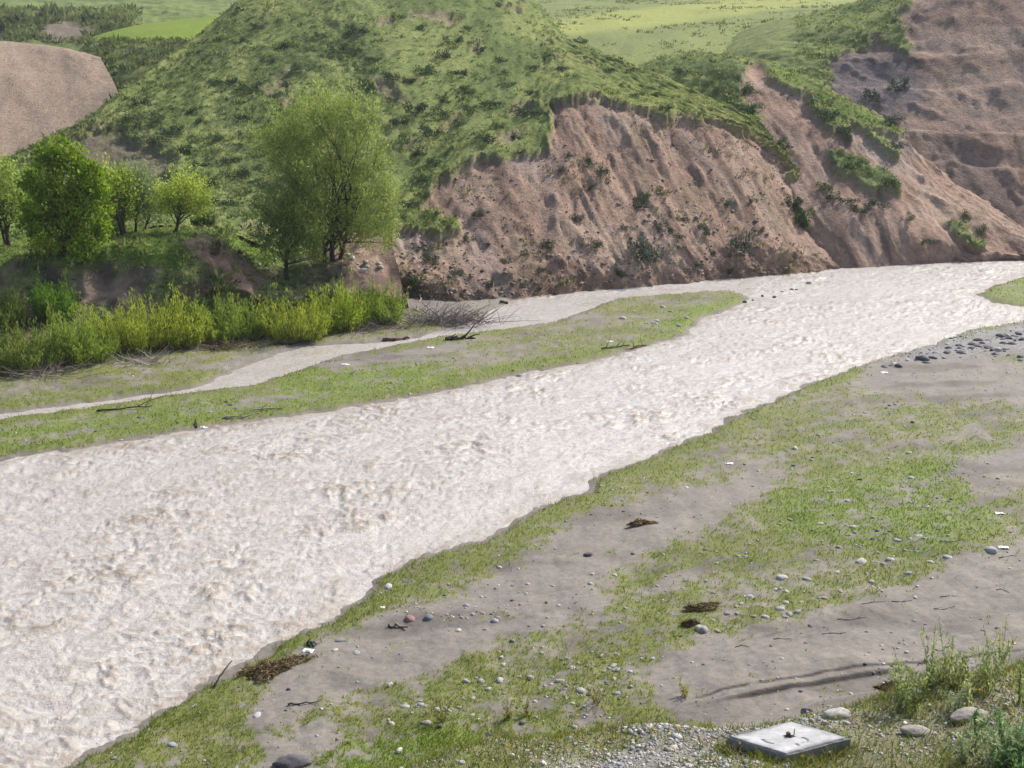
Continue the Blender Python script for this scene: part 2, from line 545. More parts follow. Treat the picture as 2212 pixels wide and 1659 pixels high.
foam = sstep(.8, 1.15, .6 * r2 + .5 * r3 + .3 * r4) * turb * big
wc = wc * (1 - .6 * foam[:, None]) + C_FOAM * .6 * foam[:, None]
wfaces = grid_faces(*WX.shape)
keep = (wsd[wfaces] > -0.8).any(1)
wfaces = wfaces[keep]
used = np.unique(wfaces); remap = np.full(len(wx), -1); remap[used] = np.arange(len(used))
wm = make_mesh('river', np.stack([wx, wyv, wz], 1)[used], remap[wfaces], wc[used], M_WATER)
tag(link('river', wm), 'muddy swollen river running fast between low banks', kind='structure')

# ------------------------------------------------------------------ hills as lofted slopes
SURF = {}


def loft(name, cols, label, mask_fn, back=None, step=0.32, disp=None, kind='structure', blur=3):
    """cols: list of columns of (vx, vy, depth or None for the water plane); back=(drop, run) closes the far side"""
    G = []
    for cpts in cols:
        q = []
        for p in cpts:
            if len(p) == 2 or p[2] is None:
                q.append(at_z(p[0], p[1], -0.35))
            else:
                q.append(at_d(p[0], p[1], p[2]))
        if back:
            L = q[-1].copy(); L[1] += back[1]; L[2] -= back[0]; q.append(L)
        G.append(q)
    G = np.array(G).transpose(1, 0, 2)         # rows, cols, 3

    def resample(A, axis):
        A = np.moveaxis(A, axis, 0)
        seg = np.linalg.norm(np.diff(A, axis=0), axis=-1).mean(1)
        out = []
        for i in range(len(A) - 1):
            k = max(3, int(seg[i] / step))
            t = np.linspace(0, 1, k, endpoint=False)
            out.append(A[i][None] * (1 - t)[:, None, None] + A[i + 1][None] * t[:, None, None])
        out.append(A[-1:])
        return np.moveaxis(np.concatenate(out), 0, axis)
    D = resample(resample(G, 0), 1)
    for ax, k in ((0, blur), (1, blur * 3)):
        for _ in range(3):
            B = np.moveaxis(D, ax, 0)
            P = np.concatenate([np.repeat(B[:1], k, 0), B, np.repeat(B[-1:], k, 0)])
            C = np.cumsum(np.concatenate([np.zeros_like(P[:1]), P]), 0)
            S = (C[2 * k + 1:] - C[:-(2 * k + 1)]) / (2 * k + 1)
            S[0] = B[0]; S[-1] = B[-1]
            D = np.moveaxis(S, 0, ax)
    nr, nc = D.shape[:2]
    du = np.gradient(D, axis=1); dv = np.gradient(D, axis=0)
    U = np.cumsum(np.linalg.norm(du, axis=2), 1); U = np.broadcast_to(U.mean(0), (nr, nc))
    V = np.cumsum(np.linalg.norm(dv, axis=2), 0); V = np.broadcast_to(V.mean(1)[:, None], (nr, nc))
    N = np.cross(du, dv); N /= np.linalg.norm(N, axis=2)[..., None] + 1e-9
    N = np.where(N[..., 2:3] < 0, -N, N)
    vx, vy = to_v(D)
    grass, col = mask_fn(vx, vy, U, V, D)
    if disp is not None:
        D = D + N * disp(U, V, grass, D)[..., None]
    me = make_mesh(name, D.reshape(-1, 3), grid_faces(nr, nc), col.reshape(-1, 3), M_TERR)
    o = tag(link(name, me), label, kind=kind)
    vx, vy = to_v(D)
    SURF[name] = dict(P=D.reshape(-1, 3), N=N.reshape(-1, 3), vx=vx.ravel(), vy=vy.ravel(), g=grass.ravel(), nr=nr, nc=nc, col=col.reshape(-1, 3))
    return o


def on(name, vx, vy):
    s = SURF[name]
    d = (s['vx'] - vx) ** 2 + (s['vy'] - vy) ** 2
    k = np.argsort(d)[:6]
    return s['P'][k[np.argmin(s['P'][k][:, 1])]].copy()


C_SOIL = np.array([.305, .207, .156]); C_SOIL2 = np.array([.405, .304, .236]); C_SOIL3 = np.array([.150, .104, .084]); C_GREY = np.array([.275, .240, .222])
C_HG = np.array([.132, .175, .056]); C_HG2 = np.array([.235, .265, .092]); C_HG3 = np.array([.060, .086, .044]); C_YG = np.array([.190, .235, .040])


def soft(vx, vy, poly, s):
    return sstep(-s, s, sdf_poly(vx, vy, poly))


def soil_col(U, V, seed, red=0.5):
    U = U + .22 * V + .8 * fbm(U * .15, V * .15, seed + 2, 3)
    st = fbm(U * .55, V * .06, seed, 4)[..., None]
    st2 = fbm(U * 1.9, V * .16, seed + 3, 3)[..., None]
    pa = fbm(U * .1, V * .12, seed + 7, 3)[..., None]
    c = C_SOIL * (1 - sstep(-.3, .6, pa + .4 * st) * .7) + C_SOIL2 * sstep(-.3, .6, pa + .4 * st) * .7
    k = sstep(.1, .6, -st - .6 * st2) * .8
    c = c * (1 - k) + C_SOIL3 * k
    k = sstep(.1, .6, fbm(U * .08, V * .05, seed + 11, 3))[..., None] * .5
    return c * (1 - k) + C_GREY * k


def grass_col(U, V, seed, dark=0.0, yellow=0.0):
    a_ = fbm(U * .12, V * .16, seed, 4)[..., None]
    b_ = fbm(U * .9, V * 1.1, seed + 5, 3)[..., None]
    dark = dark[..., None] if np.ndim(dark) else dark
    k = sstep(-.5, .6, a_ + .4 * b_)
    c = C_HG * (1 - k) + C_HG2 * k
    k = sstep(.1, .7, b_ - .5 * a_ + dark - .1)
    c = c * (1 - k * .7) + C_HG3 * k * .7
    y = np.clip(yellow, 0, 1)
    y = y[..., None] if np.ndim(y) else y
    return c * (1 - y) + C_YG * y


def disp_slope(amp_g=.16, amp_s=.35, seed=0):
    def f(U, V, g, D):
        Us = U + .22 * V + .8 * fbm(U * .15, V * .15, seed + 2, 3)
        gul = -np.abs(fbm(Us * .11, V * .05, seed + 1, 4, .55)) * 1.3 * amp_s - np.abs(fbm(Us * .7, V * .2, seed + 4, 4)) * .45 * amp_s
        gul = gul - (np.abs(noise(Us * 1.9, V * .22, seed + 21)) * .32 + np.maximum(noise(Us * .45, V * .35, seed + 23) - .2, 0) * .7) * amp_s
        sm = (fbm(Us * 1.6, V * .8, seed + 6, 4, .65) * .30 + .35 * fbm(Us * .35, V * .3, seed + 7, 4)) * (amp_s + .1) + np.maximum(fbm(U * .5, V * .5, seed + 8, 3) - .25, 0) * .5
        tus = (fbm(U * .5, V * .9, seed + 9, 4, .65) * 1.1 + np.maximum(noise(U * .8, V * 1.5, seed + 10), 0) * .8) * amp_g
        ter = amp_g * .5 * noise(U * .12, V * .9, seed + 12)
        big = fbm(U * .07, V * .07, seed + 14, 3) * .6
        return big + g * (tus + ter + .32) + (1 - g) * (gul + sm) + .3 * sstep(.45, .75, g) * (1 - sstep(.8, 1.0, g))
    return f


# --- orchard terrace and its cut bank
TERR = [
    [(-500, 900), (-500, 700, 56.5), (-500, 560, 58), (-480, 520, 62.5), (-450, 455, 76)],
    [(0, 815), (0, 660, 56), (0, 556, 57.5), (0, 522, 62.5), (0, 463, 76)],
    [(200, 785), (205, 650, 56.2), (205, 538, 57.8), (210, 510, 63), (210, 463, 76)],
    [(400, 740), (420, 620, 57), (410, 519, 58.4), (415, 498, 63.5), (420, 462, 76)],
    [(510, 718), (515, 610, 58.2), (466, 516, 59.2), (472, 500, 63.5), (480, 464, 76)],
    [(570, 710), (575, 652, 59), (548, 595, 62), (525, 528, 66), (540, 474, 76)],
    [(650, 702), (640, 645, 60), (625, 595, 63), (605, 540, 67), (600, 474, 76)],
    [(750, 692), (745, 635, 61), (725, 572, 64), (720, 505, 68), (720, 468, 76)],
    [(890, 678), (875, 645, 62.2), (855, 570, 65.5), (845, 505, 69), (840, 455, 77)],
]


def m_terr(vx, vy, U, V, D):
    top = sstep(3.3, 3.9, D[..., 2] + .5 * fbm(U * .5, V * .5, 301, 3))
    gul = soft(vx, vy, [(462, 500), (560, 480), (720, 480), (700, 540), (600, 575), (560, 600), (500, 540)], 20)
    face = sstep(-.05, .4, fbm(U * .45, V * .35, 305, 4) + .18) * .85
    bare = soft(vx, vy, [(450, 505), (480, 520), (560, 610), (540, 640), (470, 600), (430, 560), (380, 525)], 16)
    bare2 = soft(vx, vy, [(715, 520), (800, 500), (900, 560), (900, 680), (700, 600)], 18)
    g = np.clip(np.maximum(np.maximum(top, gul), face) - bare - bare2, 0, 1)
    gc = grass_col(U, V, 311)
    br = np.maximum(top, gul)[..., None] * .75
    gc = gc * (1 - br) + np.array([.105, .180, .018]) * br
    sc = soil_col(U, V, 321)
    dk = sstep(-.4, .4, fbm(U * .35, V * .5, 331, 3))[..., None] * .8 * (1 - .45 * np.maximum(bare, bare2)[..., None])
    sc = sc * .8
    sc = sc * (1 - dk) + np.array([.07, .056, .044]) * dk
    return g, sc * (1 - g[..., None]) + gc * g[..., None]


loft('terrace', TERR, 'green orchard terrace with a cut earth bank above the bushes', m_terr, back=(3, 4), step=.25, blur=1,
     disp=lambda U, V, g, D: (.12 * fbm(U * .8, V * .8, 340, 4) + (.30 * fbm(U * .7, V * .5, 344, 4) + .22 * fbm(U * 1.6, V * .5, 346, 3)) * (1 - .75 * sstep(4.2, 4.8, D[..., 2])) + .05 * g * np.abs(noise(U * 2, V * 2, 349))) * sstep(-.3, .6, D[..., 2]))

# --- green hill with the long eroded slope above the river
HILL = [
    [(-450, 520, 66), (-450, 470, 72), (-450, 455, 75), (-450, 440, 78), (-450, 425, 81), (-450, 410, 84), (-450, 395, 88)],
    [(0, 515, 66), (0, 462, 72), (0, 442, 75), (0, 422, 77), (0, 402, 80), (0, 382, 83), (0, 362, 87)],
    [(160, 512, 66), (160, 450, 73), (160, 420, 76), (155, 385, 79), (150, 350, 82), (146, 322, 85), (142, 300, 88)],
    [(300, 512, 66), (300, 440, 73), (300, 400, 76.5), (300, 350, 81), (300, 300, 86), (300, 240, 92), (296, 183, 98)],
    [(420, 512, 66), (420, 430, 74), (420, 380, 78), (420, 320, 83), (415, 250, 89), (412, 170, 97), (402, 92, 106)],
    [(560, 530, 66), (550, 430, 74), (545, 370, 79), (540, 300, 84), (540, 220, 91), (535, 120, 101), (528, -10, 116)],
    [(715, 580, 65.5), (710, 450, 72.5), (700, 380, 78), (700, 300, 84), (700, 210, 91), (700, 100, 102), (690, -90, 124)],
    [(850, 664), (840, 600, 66), (825, 540, 68.5), (815, 470, 72.5), (820, 340, 80), (825, 190, 92), (830, -90, 124)],
    [(985, 676), (955, 610, 67), (935, 550, 69.5), (915, 478, 73), (930, 380, 79), (955, 210, 91), (970, -90, 126)],
    [(1130, 658), (1095, 570, 69), (1055, 470, 73), (1015, 352, 77.8), (1030, 265, 85), (1050, 140, 98), (1060, -60, 126)],
    [(1270, 642), (1240, 545, 71.2), (1205, 440, 75.2), (1165, 328, 80), (1140, 255, 87), (1150, 140, 99), (1160, -10, 122)],
    [(1360, 635), (1320, 520, 73), (1260, 370, 78.5), (1205, 228, 85), (1200, 190, 91), (1200, 130, 101), (1200, 70, 113)],
    [(1500, 623), (1455, 510, 75), (1395, 370, 80), (1330, 224, 85.5), (1320, 200, 90), (1320, 164, 96), (1320, 122, 104)],
    [(1610, 614), (1560, 510, 76.5), (1500, 380, 81), (1440, 252, 85.5), (1445, 236, 88.5), (1450, 214, 92), (1455, 188, 97)],
    [(1700, 606), (1660, 520, 78), (1610, 400, 82.5), (1560, 267, 87), (1570, 262, 88.5), (1582, 254, 90.5), (1595, 246, 93)],
    [(1770, 600), (1740, 540, 78.9), (1700, 440, 83.2), (1655, 328, 87.5), (1660, 320, 88.5), (1665, 312, 90), (1670, 304, 92)],
    [(1830, 588), (1805, 560, 80.5), (1770, 500, 84), (1725, 420, 88.5), (1727, 415, 89.2), (1729, 410, 90), (1731, 405, 91.5)],
]
HILL_G = [(-600, -300), (-600, 600), (480, 600), (700, 530), (770, 500), (870, 500), (905, 512), (1000, 505), (990, 472), (905, 452), (935, 420), (985, 375), (1020, 350), (1100, 342), (1180, 328),
          (1192, 290), (1195, 235), (1260, 217), (1330, 226), (1440, 252), (1560, 267), (1655, 318), (1700, 390), (1760, 430), (1760, -300)]
HILL_BARE = [(120, 320), (200, 285), (270, 290), (330, 320), (380, 350), (370, 390), (330, 430), (250, 430), (120, 400)]


def m_hill(vx, vy, U, V, D):
    w = 14 * fbm(U * .5, V * .5, 401, 4)
    g = sstep(-5, 5, sdf_poly(vx, vy, HILL_G) + w)
    bare = sstep(-30, 30, sdf_poly(vx, vy, HILL_BARE) + 2.2 * w)
    g = g * (1 - .75 * bare)
    spot = sstep(.35, .6, fbm(U * .16, V * .3, 407, 4)) * .55
    g = g * (1 - spot * sstep(420, 700, vx))
    low = sstep(420, 330, vy) * 0
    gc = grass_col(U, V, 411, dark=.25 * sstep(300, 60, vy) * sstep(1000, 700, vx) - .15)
    br = sstep(1050, 1450, vx)[..., None] * .55 + soft(vx, vy, [(860, 520), (1010, 500), (960, 440), (860, 430)], 20)[..., None] * .4
    gc = gc * (1 - br) + np.array([.205, .225, .060]) * br
    # weedy tufts gathered on the lower scree
    tuft = sstep(.25, .6, fbm(U * .22, V * .14, 421, 4)) * .55 * (1 - g)
    sc = soil_col(U, V, 431)
    t3 = tuft[..., None]
    sc = sc * (1 - t3 * .6) + np.array([.085, .095, .045]) * t3 * .6
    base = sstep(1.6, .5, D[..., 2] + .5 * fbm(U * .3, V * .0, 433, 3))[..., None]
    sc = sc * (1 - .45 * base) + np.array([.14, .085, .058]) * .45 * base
    b3 = bare[..., None] * .75
    sc = sc * (1 - b3) + np.array([.125, .098, .088]) * b3
    return g, sc * (1 - g[..., None]) + gc * g[..., None]


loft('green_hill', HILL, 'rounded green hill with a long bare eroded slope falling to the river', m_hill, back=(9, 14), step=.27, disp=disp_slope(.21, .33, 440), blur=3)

# --- second spur
SPUR = [
    [(1480, 440, 92), (1460, 370, 95), (1430, 300, 99), (1400, 240, 104), (1340, 190, 110), (1320, 170, 118)],
    [(1600, 440, 90), (1580, 350, 93), (1550, 270, 97), (1520, 195, 102), (1490, 133, 108), (1482, 115, 117)],
    [(1800, 594), (1770, 500, 81.5), (1720, 390, 87), (1665, 270, 94), (1612, 155, 102), (1600, 118, 113)],
    [(1890, 588), (1860, 500, 82.5), (1820, 400, 88), (1770, 290, 94), (1712, 178, 102), (1706, 150, 111)],
    [(1980, 581), (1955, 510, 83), (1920, 430, 87), (1880, 335, 91.5), (1830, 240, 97), (1838, 226, 101)],
    [(2060, 576), (2045, 520, 83.5), (2015, 450, 87), (1980, 370, 91), (1940, 290, 95.5), (1948, 281, 99)],
    [(2130, 571), (2120, 540, 84), (2100, 500, 86.5), (2070, 440, 89.5), (2030, 380, 93), (2036, 374, 96)],
    [(2230, 566), (2222, 552, 84.8), (2210, 535, 86), (2190, 505, 88), (2150, 465, 91), (2155, 460, 94)],
    [(2330, 561), (2326, 556, 85.8), (2320, 550, 86.5), (2310, 540, 87.5), (2290, 520, 90), (2292, 515, 92)],
]
SPUR_G = [
    [(1340, 90), (1490, 110), (1625, 120), (1612, 160), (1602, 190), (1612, 225), (1650, 262), (1662, 305), (1640, 340), (1540, 290), (1400, 240)],
    [(1625, 110), (1700, 140), (1770, 195), (1850, 238), (1945, 284), (1945, 302), (1870, 284), (1790, 252), (1735, 205), (1660, 172)],
    [(1745, 195), (1790, 215), (1835, 265), (1835, 315), (1785, 290), (1750, 240)],
    [(1790, 335), (1860, 350), (1935, 395), (1942, 428), (1880, 418), (1800, 380)],
    [(1690, 430), (1730, 450), (1750, 490), (1720, 500), (1690, 460)],
    [(2040, 470), (2090, 490), (2130, 530), (2110, 535), (2060, 500)],
    [(1870, 280), (1940, 330), (1940, 345), (1880, 310)],
]


def m_spur(vx, vy, U, V, D):
    w = 12 * fbm(U * .5, V * .4, 501, 4)
    g = np.zeros(vx.shape)
    for p in SPUR_G:
        g = np.maximum(g, sstep(-8, 8, sdf_poly(vx, vy, p) + w))
    gc = grass_col(U, V, 511, dark=.2)
    br = sstep(-6, 6, sdf_poly(vx, vy, SPUR_G[1]))[..., None] * .7
    gc = gc * (1 - br) + np.array([.125, .175, .035]) * br
    return g, soil_col(U, V, 531) * (1 - g[..., None]) + gc * g[..., None]


loft('eroded_spur', SPUR, 'second eroded spur with green lobes right of the hill', m_spur, back=(6, 8), step=.3, disp=disp_slope(.18, .28, 540), blur=3)

# --- big bare cliff on the right
CLIFF = [
    [(1560, 290, 108), (1560, 230, 111), (1560, 190, 114), (1555, 160, 119), (1550, 130, 130), (1545, 105, 150)],
    [(1700, 300, 101), (1695, 230, 106), (1690, 170, 111), (1680, 120, 117), (1670, 75, 127), (1660, 40, 148)],
    [(1820, 360, 97), (1810, 280, 101.5), (1800, 205, 106.5), (1785, 140, 112), (1770, 75, 122), (1755, 30, 140)],
    [(1950, 430, 94), (1940, 335, 98.5), (1920, 240, 103.5), (1905, 145, 109.5), (1890, 55, 118.5), (1875, 5, 136)],
    [(2060, 490, 92), (2045, 380, 97), (2020, 270, 102), (1990, 145, 108.5), (1960, 15, 117), (1945, -30, 130)],
    [(2190, 550, 88), (2175, 430, 93.5), (2150, 310, 99), (2120, 165, 107), (2075, -10, 117.5), (2060, -60, 127)],
    [(2300, 563), (2285, 440, 91), (2270, 310, 98), (2240, 150, 107), (2190, -50, 119), (2170, -120, 129)],
    [(2500, 555), (2480, 420, 95), (2460, 280, 102), (2430, 110, 111), (2380, -100, 123), (2360, -170, 133)],
    [(2900, 540), (2880, 400, 100), (2860, 260, 107), (2840, 80, 117), (2800, -140, 130), (2780, -220, 140)],
]
CLIFF_G = [(1400, -300), (2000, -60), (1960, 20), (1935, 40), (1975, 95), (1960, 120), (1900, 85), (1840, 120), (1790, 140), (1800, 190), (1760, 215), (1650, 190), (1400, 300)]


def m_cliff(vx, vy, U, V, D):
    w = 16 * fbm(U * .4, V * .4, 601, 4)
    g = sstep(-8, 8, sdf_poly(vx, vy, CLIFF_G) + w)
    sc = soil_col(U, V, 631)
    gr = soft(vx, vy, [(1760, 120), (1960, 110), (2010, 200), (1980, 240), (1880, 250), (1760, 200)], 25)[..., None]
    sc = sc * (1 - .8 * gr) + np.array([.15, .13, .135]) * .8 * gr
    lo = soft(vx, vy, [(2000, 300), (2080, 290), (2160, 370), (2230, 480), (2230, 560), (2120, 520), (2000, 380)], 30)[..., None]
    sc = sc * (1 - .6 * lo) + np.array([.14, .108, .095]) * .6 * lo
    li = soft(vx, vy, [(2060, 160), (2230, 200), (2300, 280), (2100, 282), (2050, 220)], 30)[..., None]
    sc = sc * (1 - .5 * li) + np.array([.33, .255, .205]) * .5 * li
    bands = sstep(.1, .5, noise(D[..., 2] * 1.1 + .6 * fbm(U * .1, V * .1, 640, 3), U * .02, 641))[..., None] * .35
    sc = sc * (1 - bands * .5)
    gc = grass_col(U, V, 611, dark=.15 * sstep(1700, 1850, vx) - .15)
    mx_ = (.95 - .65 * sstep(1680, 1860, vx))[..., None]
    gc = gc * (1 - mx_) + np.array([.212, .243, .088]) * mx_
    return g, sc * (1 - g[..., None]) + gc * g[..., None]


def d_cliff(U, V, g, D):
    base = disp_slope(.14, .16, 650)(U, V, g, D)
    z = D[..., 2] + .9 * fbm(U * .06, V * .05, 660, 3)
    led = 0
    for zz, hh in ((8.9, .7), (13.4, .25), (16.4, .2), (6.2, .35)):
        led = led + hh * (1 - sstep(-.15, .25, z - zz)) * sstep(zz - 3.2, zz, z)
    return base + led * (1 - g)


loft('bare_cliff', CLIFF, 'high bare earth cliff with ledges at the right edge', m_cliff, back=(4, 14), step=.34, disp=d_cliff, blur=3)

# --- scree slope, dark gully side, meadow and far hills
SCREE = [
    [(-500, 420, 90), (-500, 300, 101), (-500, 180, 115), (-500, 75, 131)],
    [(0, 420, 92), (0, 300, 103), (0, 180, 116), (0, 80, 131)],
    [(120, 390, 95), (130, 290, 104), (130, 190, 116), (112, 94, 129)],
    [(190, 340, 98), (205, 250, 106), (205, 170, 115), (182, 106, 126)],
    [(260, 310, 102), (262, 215, 109), (245, 175, 115), (214, 118, 124)],
]
loft('scree_slope', SCREE, 'smooth pale sandy scree slope at the left edge', lambda vx, vy, U, V, D: (
    .35 * sstep(.35, .7, fbm(U * .2, V * .2, 701, 4)),
    np.array([.33, .25, .185]) * (1 + .13 * fbm(U * .3, V * .05, 703, 4) + .06 * fbm(U * 1.2, V * .5, 705, 3))[..., None] * (1 - .35 * sstep(300, 380, vy))[..., None] ** .5),
    back=(3, 12), step=.4, disp=lambda U, V, g, D: .25 * fbm(U * .2, V * .08, 710, 4) + .05 * fbm(U * 1.5, V * 1.2, 712, 3))

GULLY = [
    [(170, 280, 112), (172, 200, 117), (178, 140, 124), (196, 100, 136), (200, 88, 150), (195, 80, 170)],
    [(235, 300, 109), (235, 210, 115), (240, 135, 123), (262, 82, 135), (270, 62, 150), (260, 52, 172)],
    [(330, 320, 107), (330, 220, 113), (335, 140, 121), (350, 86, 132), (360, 58, 148), (360, 44, 172)],
    [(430, 300, 109), (430, 200, 114), (430, 140, 121), (430, 98, 129), (440, 60, 146), (450, 36, 172)],
    [(560, 300, 109), (560, 200, 114), (560, 140, 121), (560, 90, 129), (560, 50, 146), (560, 20, 172)],
]


def m_gully(vx, vy, U, V, D):
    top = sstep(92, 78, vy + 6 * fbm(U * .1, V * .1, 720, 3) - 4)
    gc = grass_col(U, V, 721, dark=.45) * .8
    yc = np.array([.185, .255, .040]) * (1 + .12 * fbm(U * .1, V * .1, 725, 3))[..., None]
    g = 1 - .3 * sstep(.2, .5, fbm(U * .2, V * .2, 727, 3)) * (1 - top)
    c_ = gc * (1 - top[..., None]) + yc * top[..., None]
    return g, c_


loft('gully_side', GULLY, 'dark green gully side topped by a bright meadow strip', m_gully, back=(3, 10), step=.45,
     disp=lambda U, V, g, D: (.35 * np.abs(noise(U * .35, V * .45, 731)) + .15 * fbm(U * .8, V * .8, 733, 3)) * sstep(90, 105, to_v(D)[1]))

FAR = []
for x0 in (-900, -400, -100, 60, 180, 280, 400, 520, 700, 900):
    j = 5 * math.sin(x0 * .013)
    FAR.append([(x0, 150, 152), (x0, 96 + j, 166), (x0 + 6, 52 + j, 184), (x0 + 10, 27 + j + (0 if x0 < 300 else 8), 206), (x0, 6 + .6 * j, 262), (x0, -70, 420), (x0, -170, 700)])


def m_far(vx, vy, U, V, D):
    dk = soft(vx, vy, [(-900, 30), (40, 26), (130, 25), (210, 35), (300, 55), (290, 88), (180, 98), (-900, 98)], 9)[..., None]
    gc = grass_col(U * .6, V * .6, 741, dark=.1) * 1.15
    gc = gc * .55 + np.array([.12, .165, .05]) * .45
    dc = grass_col(U, V, 745, dark=.7) * .75
    c_ = gc * (1 - dk) + dc * dk
    ba = sstep(-8, 8, sdf_poly(vx, vy, [(75, 82), (110, 58), (140, 44), (165, 48), (205, 62), (200, 84), (120, 88)]) + 8 * fbm(U * .2, V * .2, 749, 3))[..., None]
    c_ = c_ * (1 - .85 * ba) + np.array([.20, .155, .13]) * .85 * ba
    d2 = sstep(.25, .5, fbm(U * .035, V * .12, 753, 4))[..., None] * .5 * (1 - dk)
    c_ = c_ * (1 - d2) + C_HG3 * d2
    return 1 - ba[..., 0], c_


loft('far_hill', FAR, 'far pale green hills at the upper left', m_far, back=(20, 40), step=1.1, blur=2,
     disp=lambda U, V, g, D: .5 * np.abs(noise(U * .2, V * .25, 761)) + .6 * fbm(U * .05, V * .05, 763, 3))

MEAD = []
for x0 in (800, 1000, 1150, 1300, 1500, 1700, 1900, 2200, 2600, 3100):
    k = np.clip((x0 - 1000) / 900, 0, 1.6)
    dd = 24 * np.clip((x0 - 1500) / 300, 0, 1)
    MEAD.append([(x0, 190, 106 + dd), (x0, 150 - 6 * k, 116 + dd), (x0, 105 - 12 * k, 134 + dd * .6), (x0, 66 - 18 * k, 160), (x0, 34 - 26 * k, 200), (x0, 0 - 25 * k, 270), (x0, -80, 430), (x0, -180, 700)])


def m_mead(vx, vy, U, V, D):
    band = soft(vx, vy, [(1100, 58), (1300, 32), (1560, -2), (1800, -30), (1900, -5), (1600, 32), (1350, 62), (1180, 78)], 7)
    gc = grass_col(U * .5, V * .5, 771, dark=-.1)
    gc = gc * .35 + np.array([.215, .245, .090]) * .65
    dk = sstep(.2, .5, fbm(U * .03, V * .10, 775, 4)) * sstep(40, 15, vy) * .6
    gc = gc * (1 - dk[..., None]) + C_HG3 * 1.2 * dk[..., None]
    yc = np.array([.30, .325, .10]) * (1 + .06 * fbm(U * .05, V * .4, 777, 3))[..., None]
    return np.ones(vx.shape), gc * (1 - band[..., None]) + yc * band[..., None]


loft('meadow', MEAD, 'smooth sunlit meadow rising behind the hill', m_mead, back=(20, 40), step=.9, blur=3,
     disp=lambda U, V, g, D: .10 * np.abs(noise(U * .25, V * .3, 781)) + .5 * fbm(U * .03, V * .03, 783, 3))



# ------------------------------------------------------------------ turf on the flat (uncountable)
def scatter_flat(n, x0, x1, y0, y1, r, zref=0.45):
    vx = r.uniform(x0, x1, n); vy = r.uniform(y0, y1, n)
    p = at_z(vx, vy, zref)
    x, y = p[:, 0], p[:, 1]
    z = zground(x, y)
    return np.stack([x, y, z], 1)


def turf(name, label, pts, hmin, hmax, wmul, r, lean=(.2, .9), tint=None, dry=0.0, seg=2):
    d = np.linalg.norm(pts[:, :2], axis=1)
    n = len(pts)
    k = r.random(n)[:, None]
    pn = np.clip(.5 + .8 * fbm(pts[:, 0] * .5, pts[:, 1] * .5, 801, 3), 0, 1)[:, None]
    base = np.array([.125, .190, .012]) * (1 - k) + np.array([.215, .280, .022]) * k
    base = base * (1 - .5 * pn) + np.array([.225, .255, .04]) * .5 * pn
    if tint is not None:
        base = base * (1 - tint[:, None]) + (np.array([.15, .27, .010]) * (.7 + .6 * k)) * tint[:, None]
    if dry > 0:
        m = (r.random(n) < dry)[:, None]
        base = np.where(m, np.array([.36, .30, .17]) * (.6 + .7 * k), base)
    h = r.uniform(hmin, hmax, n) * (.7 + .6 * pn[:, 0])
    w = (.006 + .00055 * d) * wmul
    v, f, c_ = blades(pts, h, w, r.uniform(*lean, n), base * .72, r, seg, base * .98)
    return tag(link(name, make_mesh(name, v, f, c_, M_GRASS)), label, 'grass', kind='stuff')


r = np.random.default_rng(21)
P = scatter_flat(520000, -260, 2480, 585, 1760, r)
cv, gv, lu, pl, sd_ = cover(P[:, 0], P[:, 1], P[:, 2])
dist = np.linalg.norm(P[:, :2], axis=1)
ok = pl & (r.random(len(P)) < cv * (.48 + .3 * lu)) & (sd_ > .0)
turf('meadow_grass', 'short yellow green grass in patches over the river flats', P[ok], .035, .10, 1.0, r, tint=.7 * lu[ok], seg=1)
# rank fringe along the waterline
P = scatter_flat(160000, -100, 2300, 600, 1760, r, 0.1)
sd_ = land_sd(P[:, 0], P[:, 1]); _, e_ = emb(P[:, 0], P[:, 1])
ok = (sd_ > -.02) & (sd_ < .8) & (e_ < -.6) & (r.random(len(P)) < .5 * sstep(-.2, .5, fbm(P[:, 0] * .5, P[:, 1] * .5, 811, 3) + .25))
turf('fringe_grass', 'fringe of longer grass along the water edge', P[ok], .08, .17, 1.0, r, tint=np.full(ok.sum(), .2), dry=.06, seg=1)
# road bank
bx = r.uniform(-6, 12, 150000); by = r.uniform(7.5, 17.5, 150000)
zb = zground(bx, by); P = np.stack([bx, by, zb], 1)
cv, gv, lu, pl, sd_ = cover(bx, by, zb)
ok = (~pl) & (r.random(len(P)) < cv * .8)
turf('bank_grass', 'thin grass with dry straws on the near road bank', P[ok], .05, .15, 1.15, r, lean=(.2, 1.1), tint=.35 * lu[ok], dry=.33)


